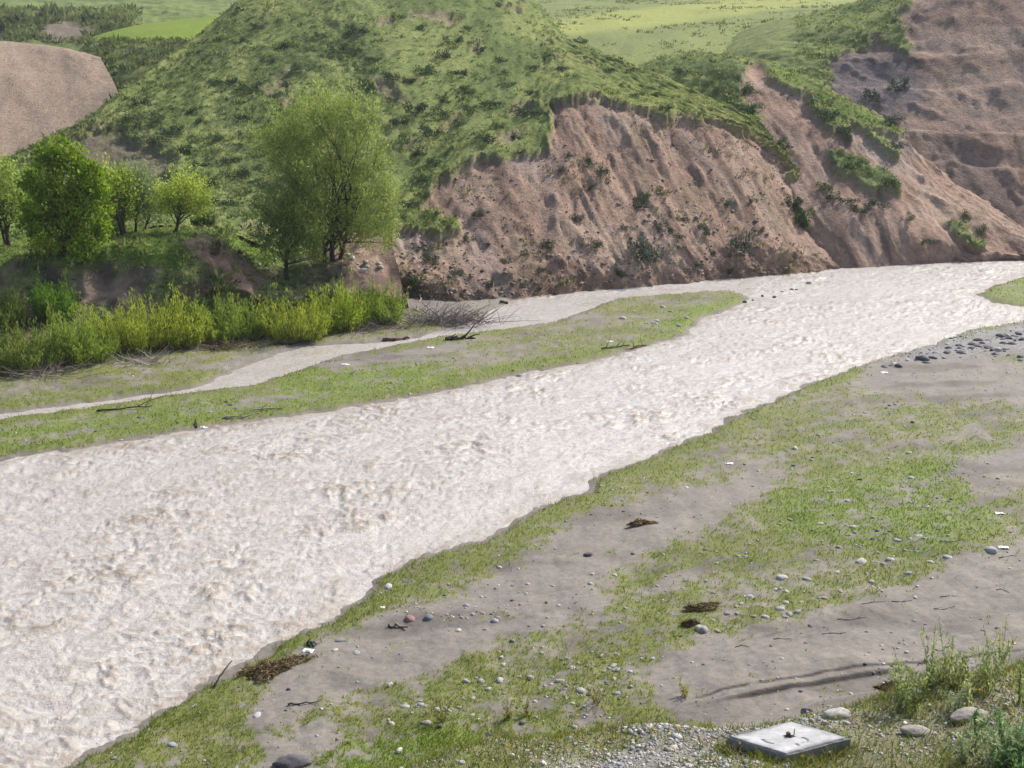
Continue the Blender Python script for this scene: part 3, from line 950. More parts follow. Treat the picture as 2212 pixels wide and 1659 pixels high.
def tussocks(surfname, name, label, n, size, nl, r, gmin=.5, cmul=1.0, sel=None, flat=.6):
    s = SURF[surfname]
    ok = s['g'] > gmin
    if sel is not None: ok &= sel(s)
    dep = s['P'][:, 1]
    idx = np.nonzero(ok)[0]
    idx = r.choice(idx, n)
    p = s['P'][idx]; nn = s['N'][idx]
    sz = size * r.lognormal(0, .35, n)
    clus = fbm(p[:, 0] * .35, p[:, 1] * .35, 831, 3)
    sz = sz * (.75 + .6 * np.clip(clus + .3, 0, 1))
    k = np.clip(.5 + .9 * fbm(p[:, 0] * .6, p[:, 1] * .6 + p[:, 2], 833, 3) + r.normal(0, .25, n), 0, 1)[:, None]
    base = (C_HG * .9) * (1 - k) + C_HG2 * 1.35 * k
    dk = (r.random(n) < .14)[:, None]
    base = np.where(dk, np.array([.035, .055, .026]), base) * cmul
    own = s['col'][idx]
    base = base * .7 + own * .3
    P_ = np.repeat(p, nl, 0); S_ = np.repeat(sz, nl)
    o = r.normal(size=(n * nl, 3)); o /= np.linalg.norm(o, axis=1)[:, None]
    o[:, 2] = np.abs(o[:, 2])
    o = o * (r.random(n * nl) ** .4)[:, None]
    off = o * S_[:, None] * np.array([1.25, 1.0, flat])
    cc = np.repeat(base, nl, 0) * r.uniform(.75, 1.25, n * nl)[:, None]
    dirv = o + np.array([0, 0, .7]) + r.normal(0, .3, (n * nl, 3))
    v, f, c_ = leaves(P_ + off, dirv, S_ * .85, S_ * .34, cc, r)
    return tag(link(name, make_mesh(name, v, f, c_, M_GRASS)), label, 'grass', kind='stuff')


r = np.random.default_rng(22)
tussocks('green_hill', 'hill_tussocks', 'tussocky grass and low herbs all over the green hill', 12000, .21, 10, r, sel=lambda s: (s['vx'] > -150) & (s['vy'] > -60) & (s['vx'] < 1750) & (r.random(len(s['vx'])) < 1 - .8 * sstep(1080, 1220, s['vx'] + .5 * (330 - s['vy']))))
tussocks('eroded_spur', 'spur_tussocks', 'tussocky grass on the green lobes of the spur', 1700, .24, 9, r, cmul=1.05)
tussocks('bare_cliff', 'cliff_tussocks', 'rough grass along the upper edge of the bare cliff', 1300, .26, 9, r, cmul=1.15, sel=lambda s: (s['vy'] > -40) & (s['vx'] > 1720) & (s['vx'] < 2300))
tussocks('gully_side', 'gully_tussocks', 'dark rough growth on the gully side', 1600, .4, 8, r, cmul=.7, sel=lambda s: s['vy'] > 84)
tussocks('far_hill', 'far_scrub', 'dark scrub on the far hillside', 1500, .8, 7, r, cmul=.75, sel=lambda s: (s['vy'] > 20) & (s['vy'] < 95) & (s['vx'] < 300) & (s['vx'] > -150))
tussocks('meadow', 'meadow_tufts', 'scattered darker tufts over the rising meadow', 1500, .35, 7, r, cmul=.8, sel=lambda s: (s['vy'] > -30) & (s['vy'] < 150) & (s['vx'] > 1050) & (s['vx'] < 1800) & (fbm(s['P'][:, 0] * .05, s['P'][:, 1] * .05, 851, 3) > .05))
tussocks('terrace', 'bank_weeds', 'weeds and rough grass hanging down the cut earth bank', 1500, .24, 12, r, gmin=-1, cmul=1.05, sel=lambda s: (s['P'][:, 2] > .8) & (s['P'][:, 2] < 4.6) & (s['vx'] > -100) & (s['vx'] < 890) & (fbm(s['P'][:, 0] * .5, s['P'][:, 2] * .6, 861, 3) > -.02))
tussocks('terrace', 'terrace_grass', 'lush grass on the orchard terrace and down its bank', 11000, .14, 9, r, gmin=.45, cmul=1.4, sel=lambda s: (s['vx'] > -150) & (s['vx'] < 900))

# weeds hanging below the turf edge and on the scree: small tufts
tussocks('green_hill', 'scree_weeds', 'sparse grey green weeds on the eroded slope', 900, .20, 8, r, gmin=-1, cmul=.62,
         sel=lambda s: (s['g'] < .3) & (s['vx'] > 850) & (fbm(s['P'][:, 0] * .25, s['P'][:, 1] * .25, 841, 3) > .12))

# ------------------------------------------------------------------ shrubs one can count
def shrub_mesh(k, base, nleaf=620):
    r = np.random.default_rng(100 + k)
    nl = 9
    cen = r.normal(size=(nl, 3)) * np.array([.42, .42, .18]) + np.array([0, 0, .32])
    w = r.integers(0, nl, nleaf)
    o = r.normal(size=(nleaf, 3)); o /= np.linalg.norm(o, axis=1)[:, None]
    p = cen[w] + o * (r.random(nleaf) ** .5 * .36)[:, None]
    p[:, 2] = np.maximum(p[:, 2], .02)
    c_ = base * r.uniform(.6, 1.35, nleaf)[:, None] * (.8 + .4 * r.random(nl))[w][:, None]
    v, f, cc = leaves(p, o + np.array([0, 0, .5]), .15, .085, c_ * 1.25, r)
    return make_mesh('shrub', v, f, cc, M_LEAF)


SH_DARK = [shrub_mesh(k, np.array([.030, .050, .026])) for k in range(4)]
SH_MID = [shrub_mesh(k + 10, np.array([.050, .080, .030])) for k in range(4)]
SH_GREY = [shrub_mesh(k + 20, np.array([.060, .078, .058])) for k in range(3)]
r = np.random.default_rng(33)
# on the green hill (photo positions)
HS = [(770, 70, 1.0), (620, 98, .7), (735, 108, .9), (760, 112, .6), (842, 165, .8), (885, 168, .6), (985, 90, .9), (965, 120, .9), (930, 155, .9), (990, 155, .7),
      (1005, 62, .5), (1085, 10, .7), (1182, 122, .7), (1210, 150, .6), (1180, 130, .4), (1260, 75, .7), (1240, 92, .6), (1320, 155, .6), (1345, 185, .5), (1380, 205, .5), (1420, 205, .5),
      (1440, 235, .5), (1480, 238, .5), (1510, 245, .5), (1360, 152, .4), (900, 235, 1.0), (945, 245, .8), (960, 215, .7), (1010, 195, .7), (1060, 225, .8), (1120, 240, .7),
      (1040, 300, .8), (1075, 275, .6), (1145, 250, .8), (880, 300, .9), (905, 330, .8), (935, 285, .9), (860, 262, .8), (990, 265, .7), (1110, 290, .7), (500, 180, .8), (460, 175, .6),
      (545, 190, .9), (600, 205, .7), (420, 240, .7), (440, 265, .7), (380, 285, .9), (350, 305, 1.0), (400, 330, .9), (470, 300, .6), (520, 260, .7), (330, 260, .9), (300, 225, .8), (280, 260, .7),
      (450, 400, .8), (480, 440, .8), (520, 380, .8), (500, 345, .6), (395, 400, .9), (440, 355, .7), (905, 385, .8), (940, 350, .7), (920, 420, .6), (880, 440, .7), (850, 215, .6), (800, 130, .6), (690, 75, .6), (650, 150, .6),
      (560, 60, .7), (530, 90, .7), (580, 130, .7), (860, 40, .6), (910, 60, .6), (1150, 150, .5), (1100, 180, .6), (1080, 130, .6), (1040, 110, .6), (1150, 200, .6), (1010, 230, .6)]
for i, (a_, b_, s_) in enumerate(HS):
    p = on('green_hill', a_, b_)
    m_ = (SH_DARK if r.random() < .6 else SH_MID)[i % 4]
    o = link('shrub', m_, loc=p - np.array([0, 0, .1]), rot=(0, 0, r.uniform(0, 6.3)), scale=(s_ * 1.2, s_ * 1.1, s_ * .95))
    reg = ('on the shaded left flank of the green hill' if a_ < 480 and b_ < 320 else 'in the grass just above the small pale orchard tree' if a_ < 540 and b_ >= 320 else 'high on the green hill near the top edge' if b_ < 125 and a_ < 1000
           else 'on the right shoulder of the green hill above the turf edge' if a_ > 1165 else 'between the large willow and the eroded slope' if b_ > 255 else 'on the middle of the green hill right of the willow top' if a_ > 830 else 'on the green hill directly above the large willow')
    tag(o, 'dark low shrub ' + reg, 'shrub', 'shrubs ' + reg)
# on the eroded slope: (x, y, size, label)
ES = [('green_hill', 1605, 545, 2.1, 'largest blue grey shrub low on the eroded slope beside the river', SH_GREY),
      ('green_hill', 1382, 555, 1.9, 'tall dark shrub low on the middle of the eroded slope', SH_GREY),
      ('green_hill', 1393, 435, 1.3, 'dark round shrub standing alone halfway up the pale eroded slope', SH_DARK),
      ('eroded_spur', 1728, 480, 1.6, 'bright topped shrub lowest in the green runnel of the spur', SH_MID),
      ('eroded_spur', 1705, 452, 1.4, 'dark shrub halfway along the green runnel of the spur', SH_DARK),
      ('bare_cliff', 1945, 190, 1.6, 'round dark shrub on the rim of the bare cliff ledge', SH_DARK),
      ('bare_cliff', 1880, 212, 1.5, 'flat dark shrub left of the round one below the grey cliff', SH_DARK),
      ('eroded_spur', 2085, 470, 1.0, 'small shrub at the upper end of the low ridge right of the spur', SH_MID),
      ('eroded_spur', 2115, 505, 1.0, 'small shrub at the lower end of the low ridge right of the spur', SH_MID)]
for i, (sf, a_, b_, s_, lab, ms) in enumerate(ES):
    p = on(sf, a_, b_)
    tag(link('shrub', ms[i % 3], loc=p - np.array([0, 0, .12]), rot=(0, 0, i * 1.7), scale=(s_ * .62, s_ * .62, s_ * .95)), lab, 'shrub')
ES2 = [(1270, 345, .8), (1298, 372, .9), (1270, 400, .4), (1240, 465, .7), (1255, 470, .6), (1355, 495, .8), (1430, 490, .9), (1450, 495, .7), (1470, 510, .7), (1190, 525, .8), (1140, 545, .7),
       (1035, 460, .8), (1010, 515, .8), (1090, 560, .6), (1180, 585, .7), (1340, 590, .7), (1240, 605, .6), (1480, 470, .7), (1520, 490, .8), (1530, 500, .6), (1570, 440, .8), (1540, 545, .6), (1290, 525, .7),
       (1575, 590, .6), (1505, 570, .6), (1130, 615, .7), (1060, 610, .7), (980, 590, .8), (930, 560, .9), (900, 610, .9), (1640, 500, .7), (1620, 430, .8), (1210, 360, .6), (1230, 330, .5)]
for i, (a_, b_, s_) in enumerate(ES2):
    p = on('green_hill', a_, b_)
    o = link('shrub', (SH_DARK + SH_GREY)[i % 7], loc=p - np.array([0, 0, .1]), rot=(0, 0, r.uniform(0, 6)), scale=(s_ * .75, s_ * .75, s_ * .8))
    reg = 'at the left end of the eroded slope below the turf' if a_ < 1100 else 'near the foot of the eroded slope' if b_ > 520 else 'near the turf edge of the eroded slope' if b_ < 410 else 'halfway up the eroded slope'
    tag(o, 'small dark shrub clinging ' + reg, 'shrub', 'small shrubs ' + reg)
ES3 = [(1890, 440, .9), (1830, 432, .7), (1860, 455, .7), (1800, 420, .8), (1775, 405, .8), (1925, 400, 1.0), (1850, 360, .9), (1760, 225, 1.0), (1790, 250, 1.0), (1815, 290, .9), (1660, 310, 1.2), (1640, 280, 1.1),
       (1630, 240, 1.0), (1610, 200, 1.0), (1560, 200, .9), (1520, 180, .9), (1470, 160, .9), (1930, 255, 1.0), (1935, 320, .8), (1690, 400, .8), (1640, 350, 1.0), (1680, 330, .8), (1760, 560, .6), (1960, 470, .6), (2000, 520, .6)]
for i, (a_, b_, s_) in enumerate(ES3):
    p = on('eroded_spur', a_, b_)
    o = link('shrub', (SH_DARK + SH_MID)[i % 8], loc=p - np.array([0, 0, .1]), rot=(0, 0, r.uniform(0, 6)), scale=(s_ * 1.2, s_, s_ * .9))
    reg = 'in the green wedge behind the hill shoulder' if a_ < 1670 and b_ < 350 else 'on the upper green ridge of the second spur' if b_ < 330 else 'on the lower green lobe of the second spur' if b_ < 445 and a_ > 1760 else 'low on the bare face of the second spur'
    tag(o, 'dark shrub ' + reg, 'shrub', 'shrubs ' + reg)

# ------------------------------------------------------------------ trees
def branch_path(p0, p1, r, sag=.12, n=6):
    t = np.linspace(0, 1, n)[:, None]
    L = np.linalg.norm(p1 - p0)
    mid = r.normal(0, sag * L, 3); mid[2] = abs(mid[2]) * .6
    return p0 * (1 - t) + p1 * t + mid * (4 * t * (1 - t)) * .5


def tree(name, label, base_v, d, blobs, leafcol, nclump, nleaf, leaf, r, trunk_r=.13, stems=1, fork=.35, barkcol=(.05, .042, .034), group=None, csig=.22, upward=.5, base_z=None, nbranch=40, shell=.55, plume=.0, bright=1.0):
    base = at_d(base_v[0], base_v[1], d)
    if base_z is not None: base[2] = base_z
    mpp = math.sqrt(base[0] ** 2 + base[1] ** 2 + (base[2] - H) ** 2) / F
    E = []
    for (bx_, by_, rx, ry) in blobs:
        c_ = at_d(bx_, by_, d)
        E.append((c_ - base, np.array([rx * mpp, rx * mpp * .9, ry * mpp])))
    vol = np.array([e[1].prod() for e in E]) ** .75; vol /= vol.sum()
    w = r.choice(len(E), nclump, p=vol)
    o = r.normal(size=(nclump, 3)); o /= np.linalg.norm(o, axis=1)[:, None]
    rad = r.random(nclump) ** shell
    C = np.array([E[i][0] for i in w]) + o * rad[:, None] * np.array([E[i][1] for i in w])
    root = bpy.data.objects.new(name, None); COL.objects.link(root)
    root.location = base
    root.empty_display_size = .3
    tag(root, label, 'tree', group)
    cz = np.mean([e[0][2] for e in E]); cx = np.mean([e[0][0] for e in E])
    parts = []
    top = np.array([cx * .6, 0, cz])
    forkp = top * fork
    for k in range(stems):
        off = np.array([r.normal(0, .25), r.normal(0, .2), 0]) * (k > 0)
        path = branch_path(off + np.array([0, 0, -.3]), top * .95 + off * 3, r, .05, 8)
        v_, f_ = tube(path, np.linspace(trunk_r * (1 if k == 0 else .7), trunk_r * .3, 8), 8)
        parts.append((v_, f_, np.array(barkcol)))
        tpath = path
        for q in r.choice(nclump, nbranch // stems, replace=False):
            t = r.uniform(fork, .95)
            i0 = int(t * 7)
            p0 = tpath[i0]
            if C[q][2] < p0[2] - .5: p0 = tpath[max(2, int(7 * fork))]
            bp = branch_path(p0, C[q], r, .14, 6)
            rr = trunk_r * r.uniform(.22, .4)
            v_, f_ = tube(bp, np.linspace(rr, rr * .2, 6), 5)
            parts.append((v_, f_, np.array(barkcol) * 1.15))
    V_, F_, C_ = join(parts)
    link('trunk', make_mesh('trunk', V_, F_, C_, M_BARK), root)
    cl = np.repeat(C, nleaf, 0)
    n_ = len(cl)
    pd = np.repeat(o * .6 + np.array([0, 0, .8]), nleaf, 0)
    csz = np.repeat(r.uniform(.6, 1.5, nclump), nleaf)[:, None]
    pos = cl + r.normal(0, csig, (n_, 3)) * csz + pd * (r.random((n_, 1)) * plume) * csz
    kk = r.random(nclump)
    base_c = np.asarray(leafcol[0]) * (1 - kk[:, None]) + np.asarray(leafcol[1]) * kk[:, None]
    cc = np.repeat(base_c, nleaf, 0) * r.uniform(1.1, 2.0, n_)[:, None] * bright * np.array([.90, .92, 1.25])
    dirv = r.normal(0, .6, (n_, 3)) + np.repeat(o, nleaf, 0) * .5 + np.array([0, 0, upward])
    v_, f_, c_ = leaves(pos, dirv, leaf[0] * r.uniform(.7, 1.3, n_), leaf[1] * r.uniform(.7, 1.3, n_), cc, r)
    link('crown', make_mesh('crown', v_, f_, c_, M_LEAF), root)
    return root


r = np.random.default_rng(51)
OG = 'orchard trees on the terrace'
tree('broadleaf_tree', 'tallest dark green leafy tree at the left, leaning over the terrace edge', (135, 552), 57.6,
     [(132, 318, 22, 34), (105, 345, 26, 30), (165, 345, 26, 34), (85, 395, 36, 40), (150, 390, 48, 45), (205, 395, 34, 40), (110, 450, 66, 45), (195, 455, 44, 45), (70, 480, 26, 36), (165, 510, 58, 42), (105, 520, 30, 30), (215, 500, 20, 30)],
     ([.10, .165, .006], [.22, .30, .018]), 300, 44, (.22, .12), r, .16, 1, .3, csig=.19, shell=.45, bright=1.0)
tree('orchard_tree', 'pale yellow green tree at the left frame edge with forked trunk', (20, 528), 60.5,
     [(10, 400, 45, 45), (-40, 410, 50, 55), (45, 430, 30, 40), (0, 460, 45, 30)], ([.15, .20, .022], [.27, .32, .06]), 200, 34, (.17, .08), r, .13, 2, .3, group=OG, bright=1.15, plume=.35)
tree('orchard_tree', 'yellow green tree with leaning dark trunk just right of the tallest tree', (268, 502), 62.6,
     [(255, 400, 38, 32), (225, 420, 34, 40), (275, 440, 26, 34), (245, 455, 36, 25)], ([.155, .21, .015], [.28, .325, .04]), 200, 34, (.17, .08), r, .15, 2, .25, group=OG, bright=1.2, plume=.35)
tree('orchard_tree', 'thin grey green tree between the two pale yellow green trees', (292, 500), 63.6,
     [(305, 415, 34, 44), (325, 445, 26, 30), (295, 385, 18, 25)], ([.13, .18, .045], [.22, .27, .09]), 170, 28, (.15, .07), r, .09, 2, .3, group=OG, plume=.45)
tree('orchard_tree', 'small pale yellow green tree alone near the terrace nose', (378, 499), 62.8,
     [(395, 425, 45, 34), (362, 445, 26, 24), (432, 445, 24, 24), (405, 400, 28, 18)], ([.17, .22, .018], [.31, .34, .045]), 190, 28, (.16, .075), r, .10, 1, .28, group=OG, bright=1.25, plume=.45)
tree('willow_tree', 'large feathery willow rising behind the riverside bushes', (718, 560), 64.5,
     [(715, 235, 60, 40), (650, 262, 62, 45), (775, 262, 42, 44), (600, 310, 52, 48), (640, 340, 60, 50), (700, 320, 70, 60), (780, 340, 56, 60), (815, 420, 44, 50), (750, 420, 70, 60), (690, 420, 50, 50), (830, 490, 32, 38), (780, 490, 40, 34), (845, 450, 24, 30), (690, 480, 40, 36), (850, 400, 18, 24), (760, 505, 40, 30), (810, 525, 34, 24), (735, 470, 36, 34), (700, 520, 30, 24), (845, 500, 22, 34)],
     ([.115, .145, .022], [.27, .32, .06]), 900, 40, (.20, .05), r, .17, 3, .2, csig=.19, upward=.9, nbranch=66, shell=.42, plume=.6, bright=1.1)
tree('willow_tree', 'smaller willow with a thin dark trunk in front of the large one', (619, 596), 62.2,
     [(630, 400, 34, 38), (665, 415, 30, 36), (595, 450, 45, 44), (640, 460, 50, 50), (575, 500, 32, 40), (670, 500, 34, 44), (615, 535, 50, 34), (680, 545, 22, 26)],
     ([.100, .130, .020], [.22, .27, .048]), 420, 38, (.20, .055), r, .13, 1, .3, csig=.17, upward=.8, shell=.45, plume=.5, bright=1.05)


# ------------------------------------------------------------------ riverside willow bushes
def bush(name, label, vx, vy, wpx, hpx, r, cols, nst=70, base_p=None, leafn=32, group=None):
    base = hit_far(vx, vy) if base_p is None else base_p
    mpp = math.sqrt(base[0] ** 2 + base[1] ** 2 + (base[2] - H) ** 2) / F
    Wm, Hm = wpx * mpp * .5, hpx * mpp
    root = bpy.data.objects.new(name, None); COL.objects.link(root); root.location = base; root.empty_display_size = .2
    tag(root, label, 'bush', group)
    parts = []; lp = []; ld = []; lc = []
    ph_ = r.uniform(0, 99)
    for k in range(nst):
        az = r.uniform(0, 2 * np.pi); q = r.random() ** .6
        tip = np.array([np.cos(az) * Wm * .9 * q, np.sin(az) * Wm * .75 * q, Hm * r.uniform(.45, 1.0) * (1 - .3 * q * q) * (1.25 if r.random() < .15 else 1) * (.78 + .42 * float(noise(np.array([ph_ + 1.6 * np.cos(az) * q]), np.array([1.6 * np.sin(az) * q]), 5)[0]) * 1.6)])
        b0 = np.array([np.cos(az) * Wm * .6 * q, np.sin(az) * Wm * .5 * q, -.1])
        t = np.linspace(0, 1, 6)[:, None]
        path = b0 * (1 - t) + tip * t
        path[:, :2] -= (path[:, :2] - b0[:2]) * .35 * (1 - t) * 1.0
        v_, f_ = tube(path, np.linspace(.016, .004, 6), 4)
        parts.append((v_, f_, np.array([.14, .12, .05])))
        u = r.uniform(.22, 1.0, leafn)
        pp = np.stack([np.interp(u, t[:, 0], path[:, i]) for i in range(3)], 1)
        pp += r.normal(0, .07, pp.shape)
        lp.append(pp); ld.append(np.tile(tip - b0, (leafn, 1)) / Hm + r.normal(0, .28, (leafn, 3)))
        kc = r.random()
        lc.append((np.asarray(cols[0]) * (1 - kc) + np.asarray(cols[1]) * kc)[None] * r.uniform(1.3, 2.1, leafn)[:, None])
    V_, F_, C_ = join(parts)
    link('stem', make_mesh('stem', V_, F_, C_, M_BARK), root)
    lp = np.concatenate(lp); ld = np.concatenate(ld); lc = np.concatenate(lc)
    v_, f_, c_ = leaves(lp, ld, .24 * r.uniform(.7, 1.3, len(lp)), .04, lc, r)
    link('foliage', make_mesh('foliage', v_, f_, c_, M_LEAF), root)
    return root


def hit_far(vx, vy):
    """ground or terrace bank, whichever a survey ray meets first"""
    g = hit_ground(vx, vy)
    s = SURF['terrace']
    d2 = (s['vx'] - vx) ** 2 + (s['vy'] - vy) ** 2
    k = np.argsort(d2)[:4]
    if d2[k[0]] < 25:
        p = s['P'][k[np.argmin(s['P'][k][:, 1])]]
        if p[1] < g[1]: return p.copy()
    return g


r = np.random.default_rng(61)
YG = ([.150, .195, .016], [.27, .31, .040]); MG = ([.105, .160, .018], [.21, .265, .042]); DG = ([.080, .120, .020], [.160, .200, .040])
BUSH = [(45, 795, 210, 100, DG, 'low dark green bush at the left edge behind the grass strip'),
        (165, 778, 190, 112, MG, 'slender green bush left of the brightest yellow bush'),
        (290, 752, 250, 132, YG, 'brightest yellow green willow bush with arching shoots'),
        (385, 745, 170, 112, YG, 'yellow green bush touching the right of the brightest one'),
        (465, 735, 150, 98, MG, 'mid green bush above the dry grass patch on the shore'),
        (540, 728, 150, 98, MG, 'mid green bush below the bare nose of the terrace'),
        (640, 732, 190, 112, YG, 'wide light green bush in front of the thin dark trunk'),
        (735, 712, 160, 108, ([.15, .22, .012], [.27, .32, .032]), 'vivid green bush below the large willow'),
        (820, 695, 150, 92, MG, 'feathery bush at the right end of the riverside row'),
        (130, 690, 110, 100, ([.060, .140, .010], [.110, .200, .016]), 'fresh green bush on the bank below the tallest tree'),
        (20, 700, 90, 80, DG, 'dark bush on the shaded bank at the left edge')]
for (a_, b_, w_, h_, cs, lab) in BUSH:
    bush('willow_bush', lab, a_, b_, w_, h_, r, cs, nst=int(70 + w_ * .75), group='willow bushes along the far shore')
for (a_, b_, w_, h_, lab) in [(500, 478, 110, 34, 'dark hedge like bush at the back of the terrace beside the willows'), (440, 482, 60, 26, 'low dark bush at the terrace back right of the small pale tree'), (235, 500, 70, 24, 'low dark bush under the yellow green tree')]:
    bush('bush', lab, a_, b_, w_, h_, r, ([.030, .055, .016], [.060, .090, .024]), nst=60, base_p=on('terrace', a_, b_))


# ------------------------------------------------------------------ stones
def ico(sub=2):
    t = (1 + 5 ** .5) / 2
    v = [(-1, t, 0), (1, t, 0), (-1, -t, 0), (1, -t, 0), (0, -1, t), (0, 1, t), (0, -1, -t), (0, 1, -t), (t, 0, -1), (t, 0, 1), (-t, 0, -1), (-t, 0, 1)]
    f = [(0, 11, 5), (0, 5, 1), (0, 1, 7), (0, 7, 10), (0, 10, 11), (1, 5, 9), (5, 11, 4), (11, 10, 2), (10, 7, 6), (7, 1, 8), (3, 9, 4), (3, 4, 2), (3, 2, 6), (3, 6, 8), (3, 8, 9), (4, 9, 5), (2, 4, 11), (6, 2, 10), (8, 6, 7), (9, 8, 1)]
    v = [np.array(p, float) / np.linalg.norm(p) for p in v]
    for _ in range(sub):
        cache = {}; nf = []

        def mid(a_, b_):
            k = (min(a_, b_), max(a_, b_))
            if k not in cache:
                m_ = v[a_] + v[b_]; v.append(m_ / np.linalg.norm(m_)); cache[k] = len(v) - 1
            return cache[k]
        for a_, b_, c_ in f:
            x_, y_, z_ = mid(a_, b_), mid(b_, c_), mid(c_, a_)
            nf += [(a_, x_, z_), (b_, y_, x_), (c_, z_, y_), (x_, y_, z_)]
        f = nf
    return np.array(v), np.array(f)


ICO1, ICO2, ICO3 = ico(1), ico(2), ico(3)


def stone_mesh(seed, colr, I=ICO1, flat=.55, rough=.25):
    v, f = I
    o = seed * 13.7
    nz = fbm(v[:, 0] * 1.1 + o, v[:, 1] * 1.1 + v[:, 2] * .9, 900 + seed, 3)
    nz2 = fbm(v[:, 2] * 2.1 + o, v[:, 0] * 1.7 - v[:, 1], 950 + seed, 2)
    w = v * (1 + rough * nz + rough * .4 * nz2)[:, None] * np.array([1, .72, flat])
    c_ = np.asarray(colr) * (1 + .25 * nz)[:, None]
    return make_mesh('stone', w, f, c_, M_STONE)


ST_COL = [(.38, .37, .35), (.30, .30, .31), (.44, .42, .39), (.22, .23, .25), (.32, .28, .25)]
ST_PALE = [stone_mesh(k, ST_COL[[0, 1, 2, 0, 4, 2][k % 6]]) for k in range(8)]
ST_DARK = [stone_mesh(30 + k, [(.10, .105, .12), (.13, .12, .12), (.16, .15, .15), (.09, .10, .115)][k % 4]) for k in range(6)]


def put_stone(p, rad, m_, r, label, group=None, sink=.6, name='stone', cat='stone'):
    sc = rad * r.uniform(.85, 1.2, 3)
    o = link(name, m_, loc=(p[0], p[1], p[2] + rad * (.5 - sink) * .8), rot=(r.normal(0, .15), r.normal(0, .15), r.uniform(0, 6.3)), scale=sc)
    return tag(o, label, cat, group)


def region_pts(poly, n, r):
    poly = np.asarray(poly, float)
    out = []
    while len(out) < n:
        q = r.uniform(poly.min(0), poly.max(0), (n * 3, 2))
        q = q[sdf_poly(q[:, 0], q[:, 1], poly) > 0]
        out += list(q)
    return np.array(out[:n])


def flat_pts(poly, n, r, zref=.5):
    q = region_pts(poly, n, r)
    p = at_z(q[:, 0], q[:, 1], zref)
    p[:, 2] = zground(p[:, 0], p[:, 1])
    return p


r = np.random.default_rng(71)
for poly, n_, lo, hi, meshes, lab, grp in [
    ([(1700, 1260), (1960, 1180), (2080, 1200), (1900, 1280), (1700, 1335), (1580, 1370), (1450, 1380), (1560, 1300)], 50, .055, .15, ST_PALE, 'pale cobble in the grass left of the silt track', 'pale cobbles beside the silt track'),
    ([(1000, 1440), (1100, 1400), (1330, 1380), (1440, 1400), (1300, 1470), (1080, 1510), (1000, 1500)], 36, .05, .11, ST_PALE, 'pale cobble in the dark grass between the silt flat and the road bank', 'pale cobbles below the road bank'),
    ([(860, 1480), (1060, 1490), (1120, 1520), (1000, 1540), (800, 1540)], 20, .05, .11, ST_PALE, 'pale cobble half hidden in weeds at the foot of the road bank', 'half hidden cobbles below the road bank'),
    ([(960, 1240), (1500, 1150), (1650, 1200), (1400, 1330), (1000, 1340)], 22, .05, .11, ST_PALE, 'scattered pale stone on the near silt and grass flat', 'scattered stones on the near flat'),
    ([(1660, 1060), (2160, 980), (2200, 1120), (2000, 1200), (1700, 1170)], 26, .06, .15, ST_PALE, 'pale stone in the bright green grass of the near flat', 'stones in the bright grass'),
    ([(1550, 930), (1980, 840), (2180, 930), (1900, 990), (1600, 1010)], 20, .08, .16, ST_PALE + ST_DARK, 'stone on the thin grass near the river bend', 'stones near the river bend'),
    ([(1890, 780), (2030, 742), (2120, 712), (2212, 702), (2230, 770), (2100, 752), (2000, 770)], 62, .12, .34, ST_DARK + ST_PALE[:1], 'dark rock on the stony bar at the right river edge', 'dark rocks of the stony bar'),
    ([(400, 915), (700, 870), (1000, 800), (1300, 745), (1420, 735), (1000, 826), (700, 880), (500, 905)], 30, .07, .20, ST_DARK + ST_PALE, 'small stone along the far side of the main river channel', 'stones on the grassy bar'),
    ([(150, 890), (560, 838), (760, 790), (640, 830), (300, 930), (100, 950)], 14, .07, .16, ST_DARK + ST_PALE[:2], 'small dark stone on the left end of the grassy bar', 'stones on the left of the bar'),
    ([(1320, 660), (1560, 640), (1590, 655), (1480, 690), (1340, 700)], 10, .10, .24, ST_DARK + ST_PALE, 'stone on the upstream tip of the grassy bar', 'stones on the bar tip'),
]:
    for p in flat_pts(poly, n_, r):
        put_stone(p, (lo + (hi - lo) * r.random() ** 1.8) * .88 * (1 + .5 * (r.random() < .08)), meshes[r.integers(len(meshes))], r, lab, grp)

for t_ in np.linspace(0, 1, 8):
    q_ = at_z(1612 + 130 * t_ + r.normal(0, 5), 650 - 33 * t_ + r.normal(0, 3), 0.0)
    put_stone(q_, r.uniform(.10, .20), ST_DARK[r.integers(6)], r, 'wet dark stone awash in the riffle off the bar tip', 'stones awash in the riffle', sink=.35)
for a_, b_ in [(752, 548), (765, 560), (775, 566), (790, 562), (800, 572), (815, 566), (782, 578), (806, 580), (828, 576), (745, 578), (600, 560), (560, 566), (575, 580)]:
    put_stone(hit_far(a_, b_), r.uniform(.14, .28), ST_PALE[r.integers(8)], r, 'pale rock lying in the bare earth below the willows', 'pale rocks below the willows', sink=.4)
